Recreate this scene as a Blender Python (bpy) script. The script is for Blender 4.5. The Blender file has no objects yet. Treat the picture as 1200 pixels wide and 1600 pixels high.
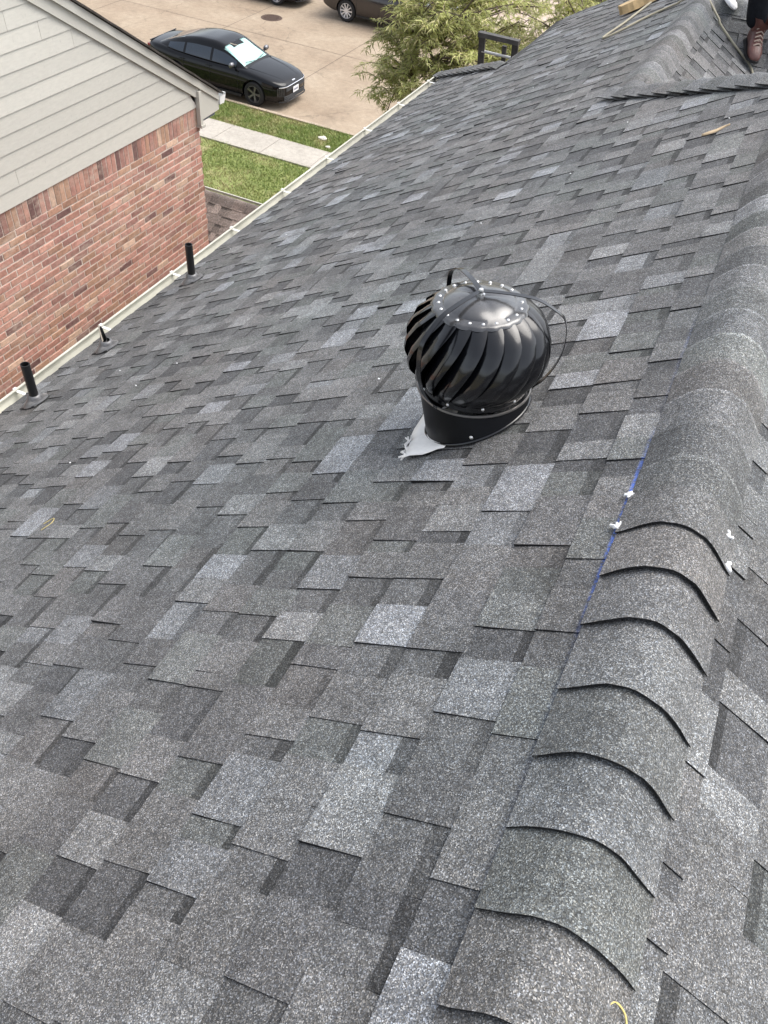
import bpy, bmesh, math, random
import numpy as np
from mathutils import Vector, Matrix

random.seed(7)
rng = np.random.default_rng(7)
SC = bpy.context.scene
COL = SC.collection
PI = math.pi

# ------------------------------------------------------------------ camera
CZ = 9.7                                   # camera height above the street
TH = math.radians(30.326)                  # roof pitch, about 7 in 12
CT, ST, TT = math.cos(TH), math.sin(TH), math.tan(TH)
HP = 1.158                                 # distance of the lens from the near roof slope
RIGHT = Vector((0.90113, 0.42661, 0.07723))
DOWN = Vector((0.35843, -0.63288, -0.68629))
FWD = Vector((-0.24390, 0.64612, -0.72321))
cam_d = bpy.data.cameras.new("camera")
cam = bpy.data.objects.new("camera", cam_d)
COL.objects.link(cam)
m = Matrix.Identity(4)
for i in range(3):
    m[i][0], m[i][1], m[i][2] = RIGHT[i], -DOWN[i], -FWD[i]
m[2][3] = CZ
cam.matrix_world = m
cam_d.sensor_fit = 'AUTO'
cam_d.sensor_width = 36.0
cam_d.lens = 36.0 * 1278.7 / 1600.0
cam_d.clip_start, cam_d.clip_end = 0.05, 600.0
SC.camera = cam

# ------------------------------------------------------------------ daylight: thin bright overcast
SUN_EL, SUN_AZ = math.radians(60), math.radians(45)   # azimuth measured from +Y towards +X
w = bpy.data.worlds.new("World")
SC.world = w
w.use_nodes = True
nt = w.node_tree
nt.nodes.clear()
sky = nt.nodes.new("ShaderNodeTexSky")
sky.sky_type = 'NISHITA'
sky.sun_disc = False
sky.sun_elevation = SUN_EL
sky.sun_rotation = SUN_AZ
sky.air_density, sky.dust_density, sky.ozone_density = 1.0, 3.0, 1.0
hs = nt.nodes.new("ShaderNodeHueSaturation")
hs.inputs['Saturation'].default_value = 0.38
bg = nt.nodes.new("ShaderNodeBackground")
bg.inputs['Strength'].default_value = 0.15
out = nt.nodes.new("ShaderNodeOutputWorld")
nt.links.new(sky.outputs[0], hs.inputs['Color'])
nt.links.new(hs.outputs[0], bg.inputs['Color'])
nt.links.new(bg.outputs[0], out.inputs['Surface'])
sd = bpy.data.lights.new("sun", 'SUN')
sd.energy = 1.25
sd.angle = math.radians(50)
sd.color = (1.0, 0.955, 0.89)
sun = bpy.data.objects.new("sun", sd)
COL.objects.link(sun)
sdir = Vector((math.sin(SUN_AZ) * math.cos(SUN_EL), math.cos(SUN_AZ) * math.cos(SUN_EL), math.sin(SUN_EL)))
sun.rotation_euler = (-sdir).to_track_quat('-Z', 'Y').to_euler()
sun.location = (10, 10, 30)
SC.view_settings.view_transform = 'Standard'
SC.view_settings.look = 'None'
SC.view_settings.gamma = 1.0
SC.view_settings.use_curve_mapping = False
SC.view_settings.exposure = 1.06

# ------------------------------------------------------------------ helpers
def project(P):
    q = Vector(P) - Vector((0, 0, CZ))
    d = q.dot(FWD)
    if d <= 0.05:
        return None
    return (600 + 1278.7 * q.dot(RIGHT) / d, 800 + 1278.7 * q.dot(DOWN) / d)

def shown_area(quad):
    pts = [project(p) for p in quad]
    if any(p is None for p in pts):
        return 0
    cx = sum(p[0] for p in pts) / len(pts); cy = sum(p[1] for p in pts) / len(pts)
    if not (-15 < cx < 1215 and -15 < cy < 1615):
        return 0
    a = 0
    for i in range(len(pts)):
        x0, y0 = pts[i]; x1, y1 = pts[(i + 1) % len(pts)]
        a += x0 * y1 - x1 * y0
    return abs(a) / 2

def link(name, me, parent=None, mat=None):
    o = bpy.data.objects.new(name, me)
    COL.objects.link(o)
    if mat is not None and me is not None and len(me.materials) == 0:
        me.materials.append(mat)
    if parent is not None:
        o.parent = parent
    return o

def tag(o, label=None, cat=None, group=None, kind=None):
    if label: o['label'] = label
    if cat: o['category'] = cat
    if group: o['group'] = group
    if kind: o['kind'] = kind
    return o

def empty(name, loc, label, cat, group=None):
    o = bpy.data.objects.new(name, None)
    o.empty_display_size = 0.1
    COL.objects.link(o)
    o.location = loc
    return tag(o, label, cat, group)

class MB:
    """collects verts / faces (+ optional face colours); builds one mesh object"""
    def __init__(self):
        self.v, self.f, self.c = [], [], []
    def add(self, vs, fs, col=None):
        n = len(self.v)
        self.v.extend([tuple(p) for p in vs])
        for i, f in enumerate(fs):
            self.f.append(tuple(n + k for k in f))
            self.c.append(col[i] if isinstance(col, list) else (col or (1, 1, 1)))
    def box(self, c, size, rot=None, col=None):
        x, y, z = [s / 2 for s in size]
        vs = [Vector((a * x, b * y, d * z)) for a in (-1, 1) for b in (-1, 1) for d in (-1, 1)]
        if rot is not None:
            vs = [rot @ p for p in vs]
        c = Vector(c)
        self.add([p + c for p in vs], [(0, 1, 3, 2), (4, 6, 7, 5), (0, 4, 5, 1), (2, 3, 7, 6), (0, 2, 6, 4), (1, 5, 7, 3)], col)
    def bar(self, a, b, wx, wy, up=(0, 0, 1), col=None):
        a, b = Vector(a), Vector(b)
        d = (b - a); L = d.length; d.normalize()
        s = d.cross(Vector(up))
        if s.length < 1e-4: s = d.cross(Vector((1, 0, 0)))
        s.normalize(); t = s.cross(d)
        R = Matrix((s, t, d)).transposed()
        self.box((a + b) / 2, (wx, wy, L), R, col)
    def tube(self, pts, rad, n=8, cap=True, col=None):
        pts = [Vector(p) for p in pts]
        if not isinstance(rad, (list, tuple)): rad = [rad] * len(pts)
        base = len(self.v); prev = None
        for i, p in enumerate(pts):
            d = (pts[min(i + 1, len(pts) - 1)] - pts[max(i - 1, 0)]).normalized()
            if prev is None:
                s = d.cross(Vector((0, 0, 1)))
                if s.length < 1e-3: s = Vector((1, 0, 0))
            else:
                s = prev - d * prev.dot(d)
            s.normalize(); prev = s; t = d.cross(s)
            for k in range(n):
                a = 2 * PI * k / n
                self.v.append(tuple(p + (s * math.cos(a) + t * math.sin(a)) * rad[i]))
        for i in range(len(pts) - 1):
            for k in range(n):
                self.f.append((base + i * n + k, base + i * n + (k + 1) % n, base + (i + 1) * n + (k + 1) % n, base + (i + 1) * n + k))
                self.c.append(col or (1, 1, 1))
        if cap:
            self.f.append(tuple(base + k for k in range(n))[::-1]); self.c.append(col or (1, 1, 1))
            self.f.append(tuple(base + (len(pts) - 1) * n + k for k in range(n))); self.c.append(col or (1, 1, 1))
    def lathe(self, prof, n=32, c=(0, 0, 0), rot=None, col=None, cap=False):
        base = len(self.v); c = Vector(c)
        for r, z in prof:
            for k in range(n):
                a = 2 * PI * k / n
                p = Vector((r * math.cos(a), r * math.sin(a), z))
                if rot is not None: p = rot @ p
                self.v.append(tuple(p + c))
        for i in range(len(prof) - 1):
            for k in range(n):
                self.f.append((base + i * n + k, base + i * n + (k + 1) % n, base + (i + 1) * n + (k + 1) % n, base + (i + 1) * n + k))
                self.c.append(col or (1, 1, 1))
        if cap:
            self.f.append(tuple(base + k for k in range(n))[::-1]); self.c.append(col or (1, 1, 1))
            self.f.append(tuple(base + (len(prof) - 1) * n + k for k in range(n))); self.c.append(col or (1, 1, 1))
    def mesh(self, name, colors=False, smooth=None):
        me = bpy.data.meshes.new(name)
        me.from_pydata(self.v, [], self.f)
        if colors:
            at = me.color_attributes.new("Col", 'FLOAT_COLOR', 'CORNER')
            cc = np.ones((len(me.loops), 4), dtype=np.float32)
            k = 0
            for f, c in zip(self.f, self.c):
                n = len(f)
                if len(c) and isinstance(c[0], (tuple, list)):
                    for j in range(n): cc[k + j, :3] = c[j]
                else:
                    cc[k:k + n, :3] = c
                k += n
            at.data.foreach_set("color", cc.ravel())
        if smooth is not None:
            me.polygons.foreach_set("use_smooth", [True] * len(me.polygons))
            me.set_sharp_from_angle(angle=math.radians(smooth))
        me.update()
        return me
    def build(self, name, mat, parent=None, colors=False, smooth=None):
        return link(name, self.mesh(name, colors, smooth), parent, mat)

def spline(pts, k=8):
    out_ = []
    P = [Vector(p) for p in pts]
    for i in range(len(P) - 1):
        p0, p1, p2, p3 = P[max(i - 1, 0)], P[i], P[i + 1], P[min(i + 2, len(P) - 1)]
        for j in range(k):
            t = j / k
            out_.append(0.5 * ((2 * p1) + (-p0 + p2) * t + (2 * p0 - 5 * p1 + 4 * p2 - p3) * t * t + (-p0 + 3 * p1 - 3 * p2 + p3) * t ** 3))
    out_.append(P[-1]); return out_

# ------------------------------------------------------------------ materials
def new_mat(name):
    mt = bpy.data.materials.new(name)
    mt.use_nodes = True
    t = mt.node_tree
    b = t.nodes["Principled BSDF"]
    return mt, t, b
def N(t, kind, **kw):
    n = t.nodes.new(kind)
    for k, v in kw.items():
        if k.startswith('i_'):
            key = k[2:]
            n.inputs[int(key) if key.isdigit() else key.replace('_', ' ')].default_value = v
        else:
            setattr(n, k, v)
    return n
def ramp(t, stops, interp='LINEAR'):
    r = t.nodes.new("ShaderNodeValToRGB")
    r.color_ramp.interpolation = interp
    e = r.color_ramp.elements
    while len(e) < len(stops): e.new(0.5)
    for x, (p, c) in zip(e, stops):
        x.position = p
        x.color = (c[0], c[1], c[2], 1) if isinstance(c, (tuple, list)) else (c, c, c, 1)
    return r
def mul(t, a, b, fac=1.0, mode='MULTIPLY'):
    mx = t.nodes.new("ShaderNodeMix")
    mx.data_type = 'RGBA'; mx.blend_type = mode
    mx.inputs[0].default_value = fac if not hasattr(fac, 'is_linked') else 1.0
    if hasattr(fac, 'is_linked'): t.links.new(fac, mx.inputs[0])
    for sock, val in ((mx.inputs[6], a), (mx.inputs[7], b)):
        if hasattr(val, 'is_linked'): t.links.new(val, sock)
        else: sock.default_value = (val[0], val[1], val[2], 1)
    return mx.outputs[2]
def noise(t, scale, detail=3, rough=0.55, coord=None):
    n = t.nodes.new("ShaderNodeTexNoise")
    n.inputs['Scale'].default_value = scale
    n.inputs['Detail'].default_value = detail
    n.inputs['Roughness'].default_value = rough
    if coord is not None: t.links.new(coord, n.inputs['Vector'])
    return n.outputs['Fac']
def bump(t, b, h, strength=0.3, dist=0.01):
    bp = t.nodes.new("ShaderNodeBump")
    bp.inputs['Strength'].default_value = strength
    bp.inputs['Distance'].default_value = dist
    t.links.new(h, bp.inputs['Height'])
    t.links.new(bp.outputs[0], b.inputs['Normal'])
def wpos(t):
    return t.nodes.new("ShaderNodeNewGeometry").outputs['Position']
def objc(t):
    return t.nodes.new("ShaderNodeTexCoord").outputs['Object']

def plain(name, col, rough=0.5, metal=0.0, var=0.15, scale=8.0, bmp=0.0, spec=None, coat=0.0):
    mt, t, b = new_mat(name)
    p = objc(t)
    n = noise(t, scale, 4, 0.6, p)
    r = ramp(t, [(0.25, 1 - var), (0.75, 1 + var)])
    t.links.new(n, r.inputs[0])
    c = mul(t, col, r.outputs[0])
    t.links.new(c, b.inputs['Base Color'])
    b.inputs['Roughness'].default_value = rough
    b.inputs['Metallic'].default_value = metal
    if coat: b.inputs['Coat Weight'].default_value = coat; b.inputs['Coat Roughness'].default_value = 0.05
    if spec is not None: b.inputs['Specular IOR Level'].default_value = spec
    if bmp: bump(t, b, noise(t, scale * 6, 3, 0.6, p), bmp, 0.004)
    return mt

def shingle_mat(name, chalk=False, grain=500.0, tint=(1, 1, 1)):
    mt, t, b = new_mat(name)
    p = wpos(t)
    at = N(t, "ShaderNodeAttribute", attribute_name="Col")
    vo = N(t, "ShaderNodeTexVoronoi", i_Scale=grain)
    t.links.new(p, vo.inputs['Vector'])
    sep = N(t, "ShaderNodeSeparateColor")
    t.links.new(vo.outputs['Color'], sep.inputs[0])
    gr = ramp(t, [(0.0, 0.36), (0.30, 0.64), (0.62, 1.0), (0.80, 1.34), (0.90, 1.95), (1.0, 3.1)])
    t.links.new(sep.outputs[0], gr.inputs[0])
    # bluish / brownish single granules
    gt = ramp(t, [(0.0, (1.06, 1.0, 0.92)), (0.5, (1, 1, 1)), (1.0, (0.93, 0.99, 1.09))])
    t.links.new(sep.outputs[1], gt.inputs[0])
    n1 = noise(t, 5.0, 4, 0.6, p)
    r1 = ramp(t, [(0.28, 0.76), (0.72, 1.24)])
    t.links.new(n1, r1.inputs[0])
    n2 = noise(t, 1.1, 3, 0.5, p)
    r2 = ramp(t, [(0.3, (1.03, 1.0, 0.965)), (0.5, (1.0, 1.0, 0.99)), (0.7, (0.965, 1.005, 1.0))])
    t.links.new(n2, r2.inputs[0])
    n3 = noise(t, 42.0, 5, 0.75, p)
    r3 = ramp(t, [(0.3, 0.70), (0.7, 1.30)])
    t.links.new(n3, r3.inputs[0])
    c = mul(t, at.outputs['Color'], gr.outputs[0])
    c = mul(t, c, gt.outputs[0])
    c = mul(t, c, r1.outputs[0])
    c = mul(t, c, r2.outputs[0])
    c = mul(t, c, r3.outputs[0])
    c = mul(t, c, tint)
    if chalk:
        sx = N(t, "ShaderNodeSeparateXYZ"); t.links.new(p, sx.inputs[0])
        # snapped blue chalk line just outside the caps, patchy
        d = N(t, "ShaderNodeMath", operation='SUBTRACT'); t.links.new(sx.outputs[0], d.inputs[0]); d.inputs[1].default_value = 0.0375
        a = N(t, "ShaderNodeMath", operation='ABSOLUTE'); t.links.new(d.outputs[0], a.inputs[0])
        rr = ramp(t, [(0.0, 1.0), (0.0025, 0.9), (0.0080, 0.0)]); t.links.new(a.outputs[0], rr.inputs[0])
        yy = N(t, "ShaderNodeMapRange"); t.links.new(sx.outputs[1], yy.inputs[0])
        yy.inputs[1].default_value, yy.inputs[2].default_value = 0.4, 2.4
        ry = ramp(t, [(0.0, 0.0), (0.32, 0.05), (0.40, 0.6), (0.46, 0.9), (0.58, 0.85), (0.64, 0.3), (0.70, 0.0), (0.92, 0.10), (1.0, 0.0)])
        t.links.new(yy.outputs[0], ry.inputs[0])
        nn = noise(t, 130.0, 2, 0.5, p); rn = ramp(t, [(0.34, 0.0), (0.58, 1.0)]); t.links.new(nn, rn.inputs[0])
        f = mul(t, rr.outputs[0], ry.outputs[0]); f = mul(t, f, rn.outputs[0])
        c = mul(t, c, (0.09, 0.19, 0.66), fac=f, mode='MIX')
    t.links.new(c, b.inputs['Base Color'])
    b.inputs['Roughness'].default_value = 0.82
    b.inputs['Specular IOR Level'].default_value = 0.35
    bump(t, b, vo.outputs['Distance'], 0.5, 0.002)
    return mt

M_SH = shingle_mat("charcoal_granules", chalk=True)
M_CAP = shingle_mat("cap_granules")
M_BSH = shingle_mat("brown_granules", grain=300.0)
M_BLACK = plain("black_gloss_paint", (0.010, 0.010, 0.012), 0.22, 0.0, 0.3, 30)
M_WHITE = plain("white_gutter_paint", (0.52, 0.51, 0.44), 0.5, 0.0, 0.22, 3)
M_WHITE2 = plain("bright_white_metal", (0.80, 0.80, 0.78), 0.35, 0.0, 0.04, 6)
M_TRIM = plain("grey_trim_paint", (0.50, 0.49, 0.45), 0.6, 0.0, 0.06, 5, 0.1)
M_DARK = plain("dark_underlay", (0.015, 0.015, 0.016), 0.9)
M_WOODDECK = plain("roof_sheathing", (0.30, 0.22, 0.13), 0.8)

# ------------------------------------------------------------------ ground, street, lawns
def slab_mat(name, c1, c2, c3, s1=0.6, s2=9, s3=60, rough=0.9, crack=False):
    mt, t, b = new_mat(name)
    p = wpos(t)
    a = ramp(t, [(0.30, c1), (0.55, c2), (0.78, c3)]); t.links.new(noise(t, s1, 5, 0.62, p), a.inputs[0])
    m2 = ramp(t, [(0.3, 0.86), (0.7, 1.12)]); t.links.new(noise(t, s2, 4, 0.65, p), m2.inputs[0])
    m3 = ramp(t, [(0.3, 0.72), (0.7, 1.26)]); t.links.new(noise(t, s3, 2, 0.6, p), m3.inputs[0])
    c = mul(t, a.outputs[0], m2.outputs[0]); c = mul(t, c, m3.outputs[0])
    if crack:
        # tyre-worn darker drips and hairline cracks
        v = N(t, "ShaderNodeTexVoronoi", feature='DISTANCE_TO_EDGE', i_Scale=0.23)
        wq = N(t, "ShaderNodeVectorMath", operation='ADD'); t.links.new(p, wq.inputs[0])
        wn = N(t, "ShaderNodeTexNoise", i_Scale=1.4, i_Detail=4.0); t.links.new(p, wn.inputs['Vector'])
        t.links.new(wn.outputs['Color'], wq.inputs[1]); t.links.new(wq.outputs[0], v.inputs['Vector'])
        rc = ramp(t, [(0.0, 0.72), (0.006, 1.0)]); t.links.new(v.outputs['Distance'], rc.inputs[0])
        c = mul(t, c, rc.outputs[0])
        st = ramp(t, [(0.56, 1.0), (0.74, 0.80)]); t.links.new(noise(t, 0.9, 3, 0.7, p), st.inputs[0])
        c = mul(t, c, st.outputs[0])
    t.links.new(c, b.inputs['Base Color'])
    b.inputs['Roughness'].default_value = rough
    bump(t, b, noise(t, s3, 2, 0.6, p), 0.25, 0.004)
    return mt
M_STREET = slab_mat("tan_exposed_concrete", (0.27, 0.203, 0.142), (0.345, 0.272, 0.196), (0.405, 0.333, 0.25), 0.5, 6, 45, crack=True)
M_WALK = slab_mat("pale_concrete", (0.36, 0.33, 0.285), (0.42, 0.385, 0.335), (0.46, 0.425, 0.37), 1.2, 9, 70)
M_SOIL = slab_mat("turf_soil", (0.15, 0.19, 0.05), (0.22, 0.25, 0.08), (0.36, 0.30, 0.17), 1.3, 8, 50)
M_EARTH = slab_mat("earth", (0.16, 0.15, 0.09), (0.2, 0.18, 0.12), (0.26, 0.22, 0.16), 0.3, 4, 30)
M_JOINT = plain("joint_filler", (0.14, 0.105, 0.08), 0.9)

def sheet(name, x0, x1, y0, y1, z, mat, thick=0.0, label=None):
    mb = MB()
    if thick:
        mb.box(((x0 + x1) / 2, (y0 + y1) / 2, z - thick / 2), (x1 - x0, y1 - y0, thick))
    else:
        mb.add([(x0, y0, z), (x1, y0, z), (x1, y1, z), (x0, y1, z)], [(0, 1, 2, 3)])
    o = mb.build(name, mat)
    o['kind'] = 'structure'
    return o
sheet("ground", -250, 250, -250, 250, -0.03, M_EARTH)
street = sheet("street", -120, 60, 21.72, 33.4, 0.0, M_STREET)
KERB_H = 0.13
# street panels' joints: saw cuts filled dark, laid as thin strips
jm = MB()
for xj in (-41.4, -36.8, -32.2, -27.6, -23.05, -18.45, -13.75, -9.1, -4.5, 0.1):
    x = xj
    ys = np.linspace(21.74, 33.3, 24)
    for a, b in zip(ys[:-1], ys[1:]):
        jm.add([(x - 0.011, a, 0.004), (x + 0.011, a, 0.004), (x + 0.011, b, 0.004), (x - 0.011, b, 0.004)], [(0, 1, 2, 3)])
jm.add([(-60, 27.55, 0.004), (40, 27.55, 0.004), (40, 27.57, 0.004), (-60, 27.57, 0.004)], [(0, 1, 2, 3)])
jo = jm.build("slab_joint", M_JOINT, street)
tag(jo, "dark saw cut joints across the tan street")
# kerb: rounded rolled kerb, in lengths
def kerb(name, y0, y1, mat):
    prof = [(y0, -0.02), (y0, 0.02), (y0 + 0.04, KERB_H - 0.03), (y0 + 0.08, KERB_H), (y1, KERB_H), (y1, -0.02)]
    if y1 < y0: prof = prof
    mb = MB()
    xs = np.arange(-60, 41, 3.05)
    for a, b in zip(xs[:-1], xs[1:]):
        n = len(prof)
        vs = [(a + 0.006, y, z) for y, z in prof] + [(b - 0.006, y, z) for y, z in prof]
        fs = [(i, (i + 1) % n, n + (i + 1) % n, n + i) for i in range(n)] + [tuple(range(n))[::-1], tuple(range(n, 2 * n))]
        mb.add(vs, fs)
    o = mb.build(name, mat); o['kind'] = 'structure'
    return o
M_KERB = slab_mat("kerb_concrete", (0.36, 0.28, 0.21), (0.41, 0.33, 0.255), (0.45, 0.375, 0.30), 1.0, 7, 60)
mbk = MB()
xs = np.arange(-60, 41, 3.05)
for a, b in zip(xs[:-1], xs[1:]):
    prof = [(21.80, -0.02), (21.80, 0.012), (21.70, 0.05), (21.66, KERB_H - 0.02), (21.62, KERB_H), (21.50, KERB_H), (21.50, -0.02)]
    n = len(prof)
    vs = [(a + 0.006, y, z) for y, z in prof] + [(b - 0.006, y, z) for y, z in prof]
    mbk.add(vs, [(i, (i + 1) % n, n + (i + 1) % n, n + i) for i in range(n)] + [tuple(range(n))[::-1], tuple(range(n, 2 * n))])
ko = mbk.build("kerb", M_KERB); ko['kind'] = 'structure'
mbk = MB()
for a, b in zip(xs[:-1], xs[1:]):
    prof = [(33.3, -0.02), (33.3, 0.012), (33.4, 0.05), (33.44, KERB_H - 0.02), (33.48, KERB_H), (33.62, KERB_H), (33.62, -0.02)]
    n = len(prof)
    vs = [(a + 0.006, y, z) for y, z in prof] + [(b - 0.006, y, z) for y, z in prof]
    mbk.add(vs, [(i, (i + 1) % n, n + (i + 1) % n, n + i) for i in range(n)] + [tuple(range(n))[::-1], tuple(range(n, 2 * n))])
ko = mbk.build("kerb", M_KERB); ko['kind'] = 'structure'
# sidewalk in panels
wb = sheet("sidewalk", -60, 40, 18.95, 20.10, 0.105, M_JOINT, 0.12)
xs = np.arange(-59.0, 40, 1.52)
pm = None
for k, a in enumerate(xs[:-1]):
    if not (-22 < a < -2):
        continue
    if pm is None:
        q = MB(); q.box((0, 0, 0), (1.505, 1.152, 0.05)); pm = q.mesh("panel"); pm.materials.append(M_WALK)
    o = link("panel", pm, wb); o.location = (a + 0.76, 19.525, 0.105 + random.uniform(0, 0.004))
for nm, (y0, y1) in (("lawn", (20.10, 21.50)), ("lawn", (11.5, 18.95))):
    sheet(nm, -60, 40, y0, y1, 0.09, M_SOIL, 0.1)
sheet("far_yard", -120, 60, 33.62, 60, 0.09, slab_mat("far_yard_gravel", (0.36, 0.27, 0.21), (0.50, 0.40, 0.33), (0.22, 0.24, 0.10), 0.5, 4, 30), 0.1)

# grass blades (stuff)
M_GRASS, t_, b_ = new_mat("grass_blade")
at_ = N(t_, "ShaderNodeAttribute", attribute_name="Col")
t_.links.new(at_.outputs['Color'], b_.inputs['Base Color']); b_.inputs['Roughness'].default_value = 0.6
def value_noise(x, y, s, seed):
    r = np.random.default_rng(seed); g = r.random((64, 64))
    x = np.asarray(x) / s; y = np.asarray(y) / s
    xi = np.floor(x).astype(int); yi = np.floor(y).astype(int); fx = x - xi; fy = y - yi
    fx = fx * fx * (3 - 2 * fx); fy = fy * fy * (3 - 2 * fy)
    G = lambda i, j: g[i % 64, j % 64]
    return (G(xi, yi) * (1 - fx) + G(xi + 1, yi) * fx) * (1 - fy) + (G(xi, yi + 1) * (1 - fx) + G(xi + 1, yi + 1) * fx) * fy
def grass(name, x0, x1, y0, y1, n, label, hh=0.07, wd=0.012):
    x = rng.uniform(x0, x1, n); y = rng.uniform(y0, y1, n)
    d = 0.5 * value_noise(x, y, 0.9, 3) + 0.5 * value_noise(x, y, 0.35, 4)
    keep = rng.random(n) < np.clip(1.75 - 1.7 * d, 0.22, 1)
    x, y, d = x[keep], y[keep], d[keep]; n = len(x)
    a = rng.uniform(0, 2 * PI, n); L = hh * rng.uniform(0.5, 1.5, n); ln = rng.uniform(0.2, 0.9, n) * L
    b = rng.uniform(0, 2 * PI, n)
    V = np.zeros((n, 3, 3))
    V[:, 0] = np.stack([x - np.cos(a) * wd, y - np.sin(a) * wd, np.full(n, 0.085)], 1)
    V[:, 1] = np.stack([x + np.cos(a) * wd, y + np.sin(a) * wd, np.full(n, 0.085)], 1)
    V[:, 2] = np.stack([x + np.cos(b) * ln, y + np.sin(b) * ln, 0.09 + L * 0.75], 1)
    me = bpy.data.meshes.new(name)
    me.from_pydata(V.reshape(-1, 3).tolist(), [], np.arange(3 * n).reshape(n, 3).tolist())
    g = np.stack([0.225 + 0.05 * rng.random(n), 0.285 + 0.05 * rng.random(n), 0.075 + 0.03 * rng.random(n)], 1)
    dry = np.clip((d - 0.44) * 4.0, 0, 1)[:, None] * rng.uniform(0.2, 1, (n, 1))
    g = g * (1 - dry) + dry * np.array([0.40, 0.32, 0.17])
    at = me.color_attributes.new("Col", 'FLOAT_COLOR', 'CORNER')
    cc = np.ones((n, 3, 4), dtype=np.float32); cc[:, :, :3] = g[:, None, :]
    at.data.foreach_set("color", cc.ravel())
    o = link(name, me, None, M_GRASS)
    return tag(o, label, "grass", None, "stuff")
grass("grass", -17.5, -7.0, 20.06, 21.53, 42000, "strip of green grass between the sidewalk and the street kerb")
grass("grass", -16.0, -6.0, 11.6, 19.0, 90000, "front lawn grass with dry patches between house and sidewalk")

# manhole cover
mo = empty("manhole_cover", (-17.74, 29.45, 0.004), "round dark iron manhole cover set in the tan street", "manhole cover")
M_IRON = plain("cast_iron", (0.10, 0.065, 0.05), 0.7, 0.3, 0.3, 20)
q = MB(); q.lathe([(0.0, 0.004), (0.31, 0.004), (0.31, 0.0), (0.34, 0.0), (0.345, 0.006), (0.39, 0.006), (0.40, 0.0)], 40)
q.build("cover_ring", M_IRON, mo, smooth=20)
q = MB()
for i in range(-4, 5):
    for j in range(-4, 5):
        if math.hypot(i, j) * 0.062 < 0.28: q.box((i * 0.062, j * 0.062, 0.007), (0.036, 0.036, 0.008))
q.build("grip_pattern", M_IRON, mo)
# a pale flat stone and a scrap lying in the grass strip
for nm, loc, sc, lab, cat in (("stone", (-10.95, 20.85, 0.11), 0.11, "pale flat stone lying on bare dirt in the grass strip", "stone"),
                              ("litter", (-10.55, 20.40, 0.12), 0.06, "small white scrap lying in grass near the sidewalk", "litter")):
    bm = bmesh.new(); bmesh.ops.create_icosphere(bm, subdivisions=2, radius=1)
    for v in bm.verts:
        k = 1 + 0.25 * math.sin(v.co.x * 5 + v.co.y * 3); v.co = Vector((v.co.x * sc * k * 1.3, v.co.y * sc * k, v.co.z * sc * 0.45))
    me = bpy.data.meshes.new(nm); bm.to_mesh(me); bm.free()
    o = link(nm, me, None, plain(nm + "_grey", (0.6, 0.56, 0.5), 0.8)); o.location = loc
    tag(o, lab, cat)

# ------------------------------------------------------------------ our house: shingled roof
def A(u, v, n=0.0):
    return Vector((v * CT + HP * ST - n * ST, u, CZ + v * ST - HP * CT + n * CT))
VR = -0.49                                   # ridge, in up-slope metres of the near slope
XR = VR * CT + HP * ST
ZR = CZ + VR * ST - HP * CT
YEND = 4.92 - XR                              # main ridge ends, hip starts
XW = -0.80
ZW = ZR - (XR - XW) * TT                      # lower ridge of the front wing
YW = YEND + (XR - XW)
VW = (XW - HP * ST) / CT
VE = -4.87                                   # eave edge of the shingles

house = empty("house", (-1, 4, 0), "house under the charcoal shingle roof in the foreground", "house")
house_parts_inv = Matrix.Translation((1, -4, 0))
def hp(o, parent):                            # parent keeping the mesh's world coordinates
    o.parent = parent
    if parent is house: o.location = (1, -4, 0)
    return o

E_ = 0.143
EDGE = (0.013, 0.013, 0.014)
def pick(tooth):
    r = random.random()
    if tooth:
        tab = [(0.41, (.119, .119, .120)), (0.16, (.094, .094, .096)), (0.06, (.185, .191, .202)), (0.12, (.152, .154, .156)),
               (0.12, (.113, .117, .116)), (0.06, (.120, .118, .118)), (0.08, (.140, .144, .150))]
    else:
        tab = [(0.42, (.096, .097, .099)), (0.30, (.072, .073, .076)), (0.05, (.150, .155, .162)), (0.12, (.094, .098, .097)), (0.11, (.100, .098, .098))]
    s = 0
    for w_, c in tab:
        s += w_
        if r < s: break
    k = random.uniform(0.9, 1.1) * 1.12
    return tuple(x * k for x in c)

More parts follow.
